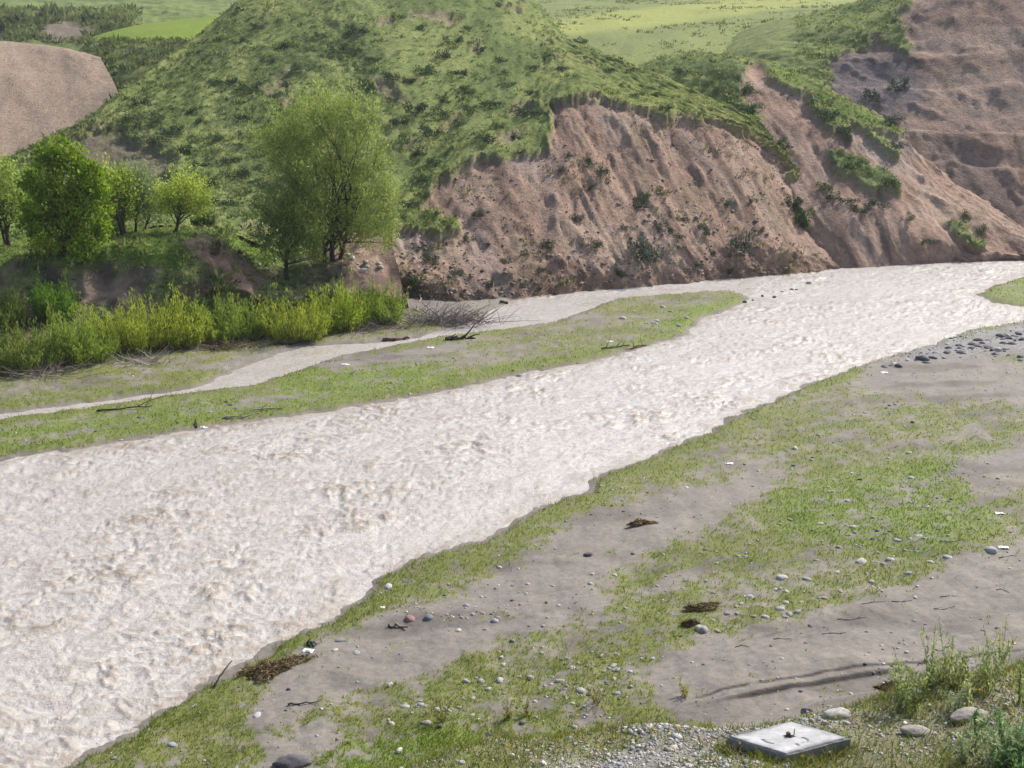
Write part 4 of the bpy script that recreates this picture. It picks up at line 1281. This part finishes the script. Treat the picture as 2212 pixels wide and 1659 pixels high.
# stones that stand out
for (a_, b_, rad, colr, lab, fl) in [
    (885, 1338, .15, (.27, .17, .15), 'reddish stone alone on the near silt flat', .6),
    (925, 1336, .15, (.15, .17, .20), 'blue grey stone beside the reddish one on the silt flat', .6),
    (735, 1386, .12, (.20, .21, .22), 'flat grey stone on the silt right of the white plastic', .4),
    (770, 1410, .09, (.28, .28, .28), 'small flat stone below the flat grey one on the silt', .4),
    (990, 1362, .10, (.42, .41, .38), 'flat pale stone at the right end of the silt flat grass tuft', .35),
    (374, 1612, .11, (.30, .33, .36), 'blue white stone in the grass near the bottom left shore', .6),
    (555, 1548, .10, (.46, .46, .47), 'white rounded stone in the shore grass below the debris mat', .6),
    (840, 1268, .13, (.40, .42, .43), 'pale stone at the notch of the near water edge', .5),
    (1270, 1198, .16, (.08, .09, .10), 'dark flat stone on the near silt strip', .4),
    (2140, 1190, .17, (.38, .37, .36), 'pale stone with twigs on the silt track at the right edge', .6),
    (1860, 1215, .2, (.42, .41, .40), 'largest pale cobble in the patch beside the silt track', .5),
    (1690, 1248, .16, (.43, .41, .37), 'broad pale cobble in the middle of the near grass', .5)]:
    p = hit_ground(a_, b_)
    put_stone(p, rad, stone_mesh(int(a_), colr, ICO2, fl, .2), r, lab)
for (a_, b_, rad, colr, lab, sc) in [
    (632, 1652, .30, (.105, .10, .115), 'dark purple grey boulder at the bottom edge of the picture', (1.15, .8, .7)),
    (1745, 1540, .13, (.15, .15, .15), 'dark stone with a pale rim behind the concrete slab', (1, .8, .9)),
    (1808, 1548, .19, (.40, .39, .36), 'white rounded boulder right behind the concrete slab', (1.15, .8, .7)),
    (2095, 1552, .23, (.29, .26, .23), 'large tan boulder in the weeds at the right', (1.3, .8, .55)),
    (1985, 1584, .18, (.30, .275, .245), 'low tan boulder sunk in the grass right of the slab', (1.2, .8, .5))]:
    p = hit_ground(a_, b_)
    o = link('boulder', stone_mesh(int(a_) + 3, colr, ICO3, .8, .15), loc=p + np.array([0, 0, rad * .02]), rot=(0, .1, (a_ * .37) % .6 - .2), scale=(rad * sc[0], rad * sc[1], rad * sc[2]))
    tag(o, lab, 'boulder')


def pebble_field(name, label, P, rad, cols, r):
    v0, f0 = ico(0)
    n_ = len(P)
    A = r.uniform(0, 6.28, n_); ca, sa = np.cos(A), np.sin(A)
    S = rad[:, None] * r.uniform(.6, 1.2, (n_, 3)) * np.array([1, .8, .55])
    q = v0[None] * (1 + .18 * r.normal(size=(n_, 12, 1))) * S[:, None]
    q = np.stack([q[..., 0] * ca[:, None] - q[..., 1] * sa[:, None], q[..., 0] * sa[:, None] + q[..., 1] * ca[:, None], q[..., 2]], -1)
    q = q + P[:, None]
    f = (f0[None] + (np.arange(n_) * 12)[:, None, None]).reshape(-1, 3)
    c_ = np.asarray(cols)[r.integers(len(cols), size=n_)] * r.uniform(.7, 1.25, n_)[:, None]
    return tag(link(name, make_mesh(name, q.reshape(-1, 3), f, np.repeat(c_, 12, 0), M_STONE)), label, 'gravel', kind='stuff')


r = np.random.default_rng(81)
bx = r.uniform(-5, 11, 60000); by = r.uniform(8, 16.5, 60000)
zb = zground(bx, by); cv, gv, lu, pl, sd_ = cover(bx, by, zb)
ok = (~pl) & (r.random(len(bx)) < .10 + .75 * gv)
P = np.stack([bx, by, zb + .004], 1)[ok][:13000]
pebble_field('bank_gravel', 'loose pale gravel on the near road bank', P, r.lognormal(-3.9, .45, len(P)), [(.40, .39, .38), (.33, .33, .34), (.46, .44, .41), (.25, .25, .26), (.36, .30, .27)], r)
P = scatter_flat(60000, -200, 2400, 620, 1700, r)
cv, gv, lu, pl, sd_ = cover(P[:, 0], P[:, 1], P[:, 2])
nn = fbm(P[:, 0] * .3, P[:, 1] * .3, 891, 3)
ok = pl & (sd_ > .1) & (r.random(len(P)) < .03 + .85 * gv + .14 * sstep(.1, .5, nn))
P = P[ok]
pebble_field('flat_gravel', 'small stones strewn over the river flats', P, r.lognormal(-3.3, .4, len(P)) * (.7 + .012 * np.linalg.norm(P[:, :2], axis=1)), [(.36, .35, .34), (.26, .26, .28), (.42, .40, .37), (.15, .15, .165), (.11, .11, .12)], r)
# clods fallen to the foot of the slope
s_ = SURF['green_hill']
idx = np.nonzero((s_['g'] < .25) & (s_['vx'] > 860) & (s_['vx'] < 1700) & (s_['P'][:, 2] > .1) & (s_['P'][:, 2] < 9))[0]
idx = r.choice(idx, 1700, p=(lambda w: w / w.sum())(1 / (1 + s_['P'][idx][:, 2] ** 1.2)))
pebble_field('fallen_clods', 'clods and stones lying on the eroded slope', s_['P'][idx], r.lognormal(-2.5, .5, len(idx)), [(.22, .16, .125), (.30, .23, .18), (.13, .10, .085), (.19, .17, .16)], r)

# ------------------------------------------------------------------ concrete slab
zt = max(float(hit_ground(1701, 1640)[2]), float(hit_ground(1571, 1600)[2])) + .19
cor = np.array([at_z(a_, b_, zt) for a_, b_ in [(1571, 1588), (1710, 1557), (1835, 1595), (1701, 1628)]])
cen = cor.mean(0)
ux = (cor[2] + cor[3] - cor[0] - cor[1]) / 2; uy = (cor[0] + cor[3] - cor[1] - cor[2]) / -2
ang = math.atan2(ux[1], ux[0])
sx, sy = np.linalg.norm(ux) / 2, np.linalg.norm(uy) / 2
slab = bpy.data.objects.new('concrete_slab', None); COL.objects.link(slab)
slab.location = (cen[0], cen[1], zt - .22); slab.rotation_euler = (.02, -.015, ang)
tag(slab, 'square pale concrete slab lying in the foreground grass', 'slab')
ng = 90
gxs = np.linspace(-1, 1, ng)
A, B = np.meshgrid(gxs * sx, gxs * sy, indexing='ij')
SK = np.array([uy[0] * math.cos(ang) + uy[1] * math.sin(ang), -uy[0] * math.sin(ang) + uy[1] * math.cos(ang)]) / np.linalg.norm(uy)
print('slab', sx * 2, sy * 2, SK)
th = .22
edge = np.minimum(sx - np.abs(A), sy - np.abs(B))
zt_ = th - .022 * (1 - sstep(0, .03, edge + .012 * fbm(A * 6, B * 6, 995, 3))) - .05 * np.maximum(0, .03 - edge) + .006 * fbm(A * 3, B * 3, 991, 4)
for (cx_, cy_, rr_, a0, a1) in [(.28 * sx, -.05 * sy, .30 * sx, -.3, 1.7), (-.02 * sx, -.38 * sy, .34 * sx, -2.4, -1.0), (.5 * sx, -.42 * sy, .2 * sx, .2, 1.5)]:
    an = np.arctan2(B - cy_, A - cx_)
    dd = np.abs(np.hypot(A - cx_, B - cy_) - rr_)
    zt_ = zt_ - .014 * np.exp(-(dd / .014) ** 2) * ((an > a0) & (an < a1))
hole = (np.abs(A + .03 * sx) < .045) & (np.abs(B - .05 * sy) < .045)
zt_ = np.where(hole, th - .05, zt_)
vt = np.stack([A, B, zt_], -1).reshape(-1, 3)
st_ = (1 + .16 * fbm(A * 3, B * 3, 993, 4) + .10 * fbm(A * 14, B * 14, 994, 3)).reshape(-1, 1)
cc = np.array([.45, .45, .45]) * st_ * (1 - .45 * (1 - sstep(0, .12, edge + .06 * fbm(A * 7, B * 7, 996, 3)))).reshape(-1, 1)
I = np.arange(ng * ng).reshape(ng, ng)
rim = np.concatenate([I[:, 0], I[-1, 1:], I[::-1, -1][1:], I[0, ::-1][1:-1]])
vb = vt[rim].copy(); nrw = 6
allv = [vt]; allf = [grid_faces(ng, ng)]; allc = [cc]; prev = rim; base_i = len(vt)
for k in range(1, nrw):
    q = vt[rim].copy(); q[:, 2] = (th - .03) * (1 - k / (nrw - 1)) - .12 * (k / (nrw - 1))
    nrm_ = q[:, :2] / np.linalg.norm(q[:, :2], axis=1)[:, None]
    q[:, :2] += nrm_ * (.008 + .006 * fbm(q[:, 0] * 8, q[:, 2] * 9 + q[:, 1] * 8, 997, 2))[:, None]
    cur = np.arange(base_i, base_i + len(q)); base_i += len(q)
    allv.append(q); allc.append(np.tile(np.array([.19, .19, .195]), (len(q), 1)))  # sides darker than the top: shade put into the concrete colour
    allf.append(np.stack([prev, np.roll(prev, -1), np.roll(cur, -1), cur], 1)); prev = cur
allv = np.concatenate(allv)
allv = np.stack([allv[:, 0] + allv[:, 1] * SK[0], allv[:, 1] * SK[1], allv[:, 2]], 1)
link('slab_block', make_mesh('slab_block', allv, np.concatenate(allf), np.concatenate(allc), M_CONC, smooth=False), slab)
# rusty square stub in its socket and a bent wire beside it
v_, f_ = tube([(-.03 * sx, .05 * sy, .15), (-.03 * sx, .05 * sy, th + .045), (-.03 * sx, .05 * sy, th + .046)], [.028, .028, .001], 4)
link('iron_stub', make_mesh('iron_stub', v_, f_, np.tile([.09, .05, .03], (len(v_), 1)), M_RUST, False), slab)
v_, f_ = tube([(.12 * sx, .16 * sy, .18), (.12 * sx, .165 * sy, th + .05), (.13 * sx, .17 * sy, th + .085)], [.006, .006, .004], 5)
link('wire_end', make_mesh('wire_end', v_, f_, np.tile([.10, .07, .05], (len(v_), 1)), M_RUST), slab)


# ------------------------------------------------------------------ driftwood, sticks and litter
def stick(name, label, vpts, rad, colr, r, lift=.03, z_up=None, cat='stick', group=None, twigs=0):
    P_ = np.array([hit_far(a_, b_) for a_, b_ in vpts])
    P_[:, 2] += lift
    if z_up is not None: P_[:, 2] += np.linspace(0, z_up, len(P_))
    t0 = np.linspace(0, 1, len(P_)); t = np.linspace(0, 1, 9)
    Q = np.stack([np.interp(t, t0, P_[:, i]) for i in range(3)], 1)
    b0 = Q[0].copy()
    Q = Q + r.normal(0, rad * .5, Q.shape)
    parts = [(*tube(Q - b0, np.linspace(rad, rad * .45, 9) * r.uniform(.8, 1.15, 9), 6), np.array(colr))]
    for k in range(twigs):
        i = r.integers(1, 8)
        d_ = (Q[-1] - Q[0]); L = np.linalg.norm(d_)
        e_ = Q[i] + d_ * .25 + r.normal(0, .12 * L, 3) + np.array([0, 0, .08 * L])
        parts.append((*tube(branch_path(Q[i] - b0, e_ - b0, r, .1, 5), np.linspace(rad * .4, rad * .12, 5), 5), np.array(colr) * 1.1))
    V_, F_, C_ = join(parts)
    return tag(link(name, make_mesh(name, V_, F_, C_, M_BARK), loc=b0), label, cat, group)


r = np.random.default_rng(91)
stick('stick', 'dark stick poking up over the water from the near shore', [(462, 1487), (480, 1478), (503, 1466)], .028, (.07, .07, .05), r, .02, .38)
stick('stick', 'long dark stick on the silt below the debris mat', [(620, 1527), (650, 1523), (692, 1519)], .022, (.06, .055, .06), r)
stick('driftwood', 'pale forked driftwood on the silt below the reddish stone', [(838, 1357), (858, 1354), (876, 1362)], .045, (.22, .18, .14), r, .04, cat='driftwood', twigs=2)
stick('log', 'dark brown log on the far shore below the light green bush', [(592, 746), (625, 745), (668, 742)], .10, (.055, .04, .035), r, .06, cat='log')
stick('log', 'red brown log at the edge of the back channel', [(826, 738), (850, 735), (885, 732)], .12, (.10, .05, .04), r, .06, cat='log')
stick('driftwood', 'black driftwood snag lying on the grassy bar', [(965, 735), (990, 733), (1022, 732)], .13, (.035, .03, .03), r, .06, cat='driftwood', twigs=5)
stick('driftwood', 'pale broken branch upright beside the dead brush', [(900, 672), (905, 668), (910, 664)], .07, (.40, .34, .28), r, .05, .5, cat='driftwood', twigs=1)
stick('driftwood', 'dark drift piece at the foot of the eroded slope', [(1340, 640), (1362, 638), (1385, 637)], .12, (.05, .04, .035), r, .05, cat='driftwood', twigs=2)
stick('log', 'half sunk log in the water below the eroded slope', [(1548, 622), (1575, 619), (1610, 616)], .14, (.06, .05, .045), r, .02, cat='log', twigs=2)
stick('log', 'leaning dark root at the cliff foot left of the drift piece', [(1082, 655), (1092, 658), (1102, 663)], .11, (.04, .035, .03), r, .1, cat='log', twigs=2)
for pts, lab in [([(1395, 748), (1372, 752), (1350, 758)], 'reddish driftwood at the far water edge of the bar tip'), ([(1300, 755), (1330, 752), (1360, 746)], 'dark drift branch on the bar above the river edge'), ([(480, 905), (515, 903), (560, 893)], 'bleached branch at the river edge of the left bar'), ([(425, 925), (423, 918), (421, 912)], 'short dark stump at the river edge of the left bar'),
                 ([(545, 890), (580, 885), (610, 884)], 'dark drift twigs beside the bleached branch'), ([(210, 890), (260, 886), (330, 880)], 'dark drift line on the left end of the bar')]:
    stick('driftwood', lab, pts, .042, [(.12, .06, .045), (.06, .05, .045), (.30, .27, .24)][0 if 'reddish' in lab else 2 if 'bleached' in lab else 1], r, .05, cat='driftwood', twigs=4)
TW = [[(1970, 1438), (2010, 1428), (2060, 1424)], [(1750, 1376), (1800, 1372), (1850, 1370)], [(1900, 1302), (1950, 1300), (2000, 1294)], [(1840, 1310), (1890, 1306), (1930, 1300)], [(2010, 1300), (2050, 1290), (2080, 1286)], [(2140, 1275), (2165, 1278), (2190, 1283)],
      [(1650, 1392), (1690, 1388), (1730, 1378)], [(2150, 1205), (2180, 1200), (2200, 1198)], [(1560, 1405), (1600, 1396), (1640, 1390)], [(1780, 1345), (1840, 1338), (1900, 1332)], [(2010, 1180), (2060, 1170), (2100, 1160)], [(2000, 1315), (2040, 1318), (2080, 1314)]]
for pts in TW:
    m_ = np.array(pts, float); pts = [tuple(q) for q in (m_.mean(0) + (m_ - m_.mean(0)) * r.uniform(.35, .8) + r.normal(0, 3, m_.shape))]
    stick('twig', 'dark twig washed onto the silt track', pts, .010, (.06, .05, .05), r, .008, cat='twig', group='twigs on the silt track', twigs=1)


def litter(label, vx, vy, size, colr, r, flat=.35, cat='litter'):
    p = hit_far(vx, vy)
    n_ = 12
    g_ = np.linspace(-1, 1, n_)
    A_, B_ = np.meshgrid(g_, g_, indexing='ij')
    ph = r.uniform(0, 50)
    rr_ = np.hypot(A_, B_)
    k = 1 + .35 * fbm(A_ * 1.1 + ph, B_ * 1.1, 77, 3)
    z_ = (.5 + fbm(A_ * 1.6 + ph, B_ * 1.6 + 3, 78, 4) * 1.3) * flat * (1.15 - .6 * rr_.clip(0, 1.3))
    V_ = np.stack([A_ * k * size, B_ * k * size * .6, np.maximum(z_, .02) * size], -1).reshape(-1, 3)
    o = link('plastic_scrap', make_mesh('plastic_scrap', V_, grid_faces(n_, n_), np.tile(colr, (n_ * n_, 1)), M_PLASTIC), loc=p, rot=(0, 0, r.uniform(-.4, .4)))
    so = o.modifiers.new('thickness', 'SOLIDIFY'); so.thickness = .006
    return tag(o, label, cat)


WH = (.80, .82, .82)
for lab, a_, b_, sz in [('white crumpled plastic on the shore above the debris mat', 666, 1408, .20), ('white plastic scrap beside the thin grass of the near flat', 1576, 1003, .20), ('white plastic bag in the bright grass at the right edge', 2158, 1110, .21),
                        ('white plastic scrap on the silt track at the right edge', 2168, 1184, .20), ('small white litter at the shore notch', 826, 1313, .10), ('white plastic bag standing on the grassy bar', 930, 752, .30),
                        ('white scrap on the bright grass of the bar', 745, 788, .28), ('white rag on the bar near the reddish driftwood', 1318, 738, .22), ('pale litter on the silt near the stony bar', 1910, 806, .26), ('small white scrap in the left grass of the bar', 440, 925, .2)]:
    litter(lab, a_, b_, sz * .62, WH, r)
litter('black plastic lump beside the white crumpled plastic', 672, 1395, .12, (.02, .022, .03), r, .9)


def brush_pile(name, label, vx, vy, wpx, hpx, n_, colr, r, cat='brush'):
    p = hit_far(vx, vy)
    mpp = np.linalg.norm(p - np.array([0, 0, H])) / F
    W_, H_ = wpx * mpp * .5, hpx * mpp
    parts = []
    for k in range(n_):
        b0 = np.array([r.normal(0, W_ * .5), r.normal(0, W_ * .25), 0])
        e_ = b0 + np.array([r.normal(0, W_ * .45), r.normal(0, W_ * .3), r.uniform(.1, 1) * H_])
        parts.append((*tube(branch_path(b0, e_, r, .15, 5), np.linspace(.018, .005, 5), 4), np.asarray(colr) * r.uniform(.6, 1.3)))
    V_, F_, C_ = join(parts)
    return tag(link(name, make_mesh(name, V_, F_, C_, M_BARK), loc=p), label, cat)


brush_pile('dead_brush', 'grey dead brush thicket at the bend of the back channel', 965, 698, 190, 50, 260, (.20, .17, .17), r)
brush_pile('dead_brush', 'bleached branches heaped in front of the yellow bushes', 310, 785, 110, 36, 70, (.42, .37, .31), r)
brush_pile('dead_brush', 'low grey brush under the vivid green bush', 790, 712, 160, 24, 160, (.19, .16, .14), r)
brush_pile('dead_brush', 'dry twigs below the dark bush at the left edge', 70, 810, 170, 26, 120, (.26, .22, .18), r)
brush_pile('dead_brush', 'brown matted twigs below the mid green bush', 480, 752, 150, 22, 140, (.17, .13, .09), r)


def debris_mat(label, vx, vy, wpx, hpx, r, rot):
    p = hit_far(vx, vy)
    mpp = np.linalg.norm(p - np.array([0, 0, H])) / F
    W_, H_ = wpx * mpp * .5, hpx * mpp * .75
    root = bpy.data.objects.new('debris_mat', None); COL.objects.link(root); root.location = p; root.rotation_euler = (0, 0, rot)
    tag(root, label, 'debris')
    v, f = ICO3
    nz = fbm(v[:, 0] * 2.2, v[:, 1] * 2.2 + v[:, 2], int(vx), 4)
    q = v * (1 + .9 * nz + .25 * fbm(v[:, 0] * 6, v[:, 1] * 6 + v[:, 2] * 5, 5, 2))[:, None] * np.array([W_ * .62, W_ * .26, H_ * .6])
    link('mound', make_mesh('mound', q, f, np.array([.085, .062, .035]) * (1 + .5 * nz)[:, None], M_BARK), root)
    n_ = 2600
    a_ = r.uniform(0, 6.28, n_); rr_ = r.random(n_) ** .5
    lob = 1 + .35 * np.sin(a_ * 3 + vx) + .2 * np.sin(a_ * 7 + vy)
    b_ = np.stack([np.cos(a_) * rr_ * W_ * lob, np.sin(a_) * rr_ * W_ * .42 * lob, H_ * .8 * np.sqrt(1 - rr_ ** 2) * r.uniform(.3, 1.35, n_) * (.7 + .6 * noise(np.cos(a_) * rr_ * 4 + vx, np.sin(a_) * rr_ * 2, 3)) + .02], 1)
    d_ = np.stack([r.normal(0, 1, n_), r.normal(0, .6, n_), r.normal(0, .22, n_)], 1)
    cs = np.array([.34, .26, .14]) * (r.random(n_) ** 1.8 * 1.6 + .10)[:, None]
    vv, ff, c_ = leaves(b_, d_, r.uniform(.06, .18, n_), .018, cs, r)
    link('straw', make_mesh('straw', vv, ff, c_, M_GRASS), root)


debris_mat('brown root and straw debris mat on the near shore', 592, 1448, 130, 26, r, .62)
debris_mat('dark debris clump in the grass left of the silt track', 1520, 1316, 66, 13, r, .2)
debris_mat('small straw covered clump below the dark debris clump', 1490, 1352, 26, 14, r, .1)
debris_mat('low brown debris on the near silt strip', 1385, 1133, 50, 10, r, .1)
debris_mat('brown dry clump at the foot of the weeds on the right', 2235 - 300, 1492, 60, 22, r, .1)


# ------------------------------------------------------------------ foreground weeds
def weed(label, vx, vy, hpx, r, colr, nst=9, spread=.5, group=None):
    p = hit_ground(vx, vy)
    mpp = np.linalg.norm(p - np.array([0, 0, H])) / F
    Hm = hpx * mpp
    root = bpy.data.objects.new('weed', None); COL.objects.link(root); root.location = p; root.empty_display_size = .1
    tag(root, label, 'weed', group)
    parts = []; lp = []; ld = []
    for k in range(nst):
        az = r.uniform(0, 6.28); q = r.random()
        tip = np.array([np.cos(az) * spread * Hm * q, np.sin(az) * spread * Hm * q, Hm * r.uniform(.55, 1)])
        path = branch_path(np.array([np.cos(az), np.sin(az), 0]) * .04 * q, tip, r, .08, 6)
        parts.append((*tube(path, np.linspace(.006, .002, 6), 4), np.asarray(colr) * .9))
        m_ = int(10 + Hm * 18)
        u = r.random(m_) ** .8
        pp = np.stack([np.interp(u, np.linspace(0, 1, 6), path[:, i]) for i in range(3)], 1)
        lp.append(pp + r.normal(0, .022, pp.shape)); ld.append(r.normal(0, .7, (m_, 3)) + np.array([0, 0, .8]))
    V_, F_, C_ = join(parts)
    link('stem', make_mesh('stem', V_, F_, C_, M_GRASS), root)
    lp = np.concatenate(lp); ld = np.concatenate(ld)
    cc = np.asarray(colr) * r.uniform(.7, 1.5, len(lp))[:, None]
    v_, f_, c_ = leaves(lp, ld, .085 * r.uniform(.6, 1.4, len(lp)), .022, cc, r)
    link('foliage', make_mesh('foliage', v_, f_, c_, M_LEAF), root)


r = np.random.default_rng(95)
GW = (.38, .40, .16); BW = (.32, .38, .20); DW = (.27, .33, .11)
WG = 'tall weeds in the right foreground'
for i in range(26):
    a_ = r.uniform(1930, 2230); b_ = r.uniform(1470, 1560) - (a_ - 1930) * .12
    weed('tall feathery weed in the right foreground clump', a_, b_, r.uniform(50, 120), r, [GW, BW, DW][i % 3], 5, .5, WG)
for i in range(14):
    a_ = r.uniform(2080, 2230); b_ = r.uniform(1580, 1680)
    weed('leafy blue green weed at the bottom right corner', a_, b_, r.uniform(45, 80), r, [BW, (.14, .25, .09)][i % 2], 7, .7, 'leafy weeds at the bottom right corner')
for a_, b_, h_, lab in [(1290, 1520, 46, 'brownish grass tuft on the bank edge above the gravel'), (1100, 1555, 44, 'dark tuft on the left part of the bank edge'), (1140, 1545, 40, 'reddish tuft next to the dark tuft on the bank edge'),
                        (1480, 1505, 34, 'yellow tuft on the bank edge behind the gravel'), (960, 1560, 60, 'thin dry stalk on the left of the road bank')]:
    weed(lab, a_, b_, h_, r, (.36, .34, .09) if 'yellow' in lab else (.26, .24, .09), 7, .8)

pr = []
for i in range(4):
    A_, B_ = cor[i], cor[(i + 1) % 4]
    t_ = r.random(150)[:, None]
    q_ = A_ * (1 - t_) + B_ * t_
    out = (A_ + B_) / 2 - cen; out /= np.linalg.norm(out)
    pr.append(q_ + out * (.03 + np.abs(r.normal(0, .10, (150, 1)))))
P = np.concatenate(pr); P[:, 2] = zground(P[:, 0], P[:, 1])
turf('slab_grass', 'grass growing round the edges of the concrete slab', P, .06, .17, 1.1, r, dry=.35)
# little yellow and mauve flowers
n_ = 90
q = region_pts([(250, 1640), (700, 1560), (1300, 1480), (2000, 1420), (2212, 1380), (2212, 1650), (600, 1655)], n_, r)
P = np.array([hit_ground(a_, b_) for a_, b_ in q]); P[:, 2] += r.uniform(.05, .16, n_)
fc = np.where((r.random(n_) < .7)[:, None], [.70, .50, .03], [.50, .35, .62])
v_, f_, c_ = leaves(np.repeat(P, 3, 0) + r.normal(0, .008, (n_ * 3, 3)), r.normal(size=(n_ * 3, 3)), .035, .026, np.repeat(fc, 3, 0), r)
tag(link('wild_flowers', make_mesh('wild_flowers', v_, f_, c_, M_LEAF)), 'tiny yellow and mauve wild flowers in the foreground grass', 'flowers', kind='stuff')

# ------------------------------------------------------------------ air
X0, X1, Y0, Y1, Z0, Z1 = -960, 960, -330, 800, -2.2, 140
hv = np.array([(x_, y_, z_) for z_ in (Z0, Z1) for y_ in (Y0, Y1) for x_ in (X0, X1)], float)
hf = np.array([(0, 2, 3, 1), (4, 5, 7, 6), (0, 1, 5, 4), (2, 6, 7, 3), (0, 4, 6, 2), (1, 3, 7, 5)])
hm = bpy.data.materials.new('haze'); hm.use_nodes = True
hn = hm.node_tree.nodes
hn.remove(hn['Principled BSDF'])
pv = hn.new('ShaderNodeVolumePrincipled')
pv.inputs['Color'].default_value = (.86, .90, 1.0, 1)
pv.inputs['Density'].default_value = .00025
pv.inputs['Anisotropy'].default_value = .2
hm.node_tree.links.new(pv.outputs[0], hn['Material Output'].inputs['Volume'])
tag(link('haze', make_mesh('haze', hv, hf, None, hm, False)), 'thin pale haze filling the valley', kind='stuff')
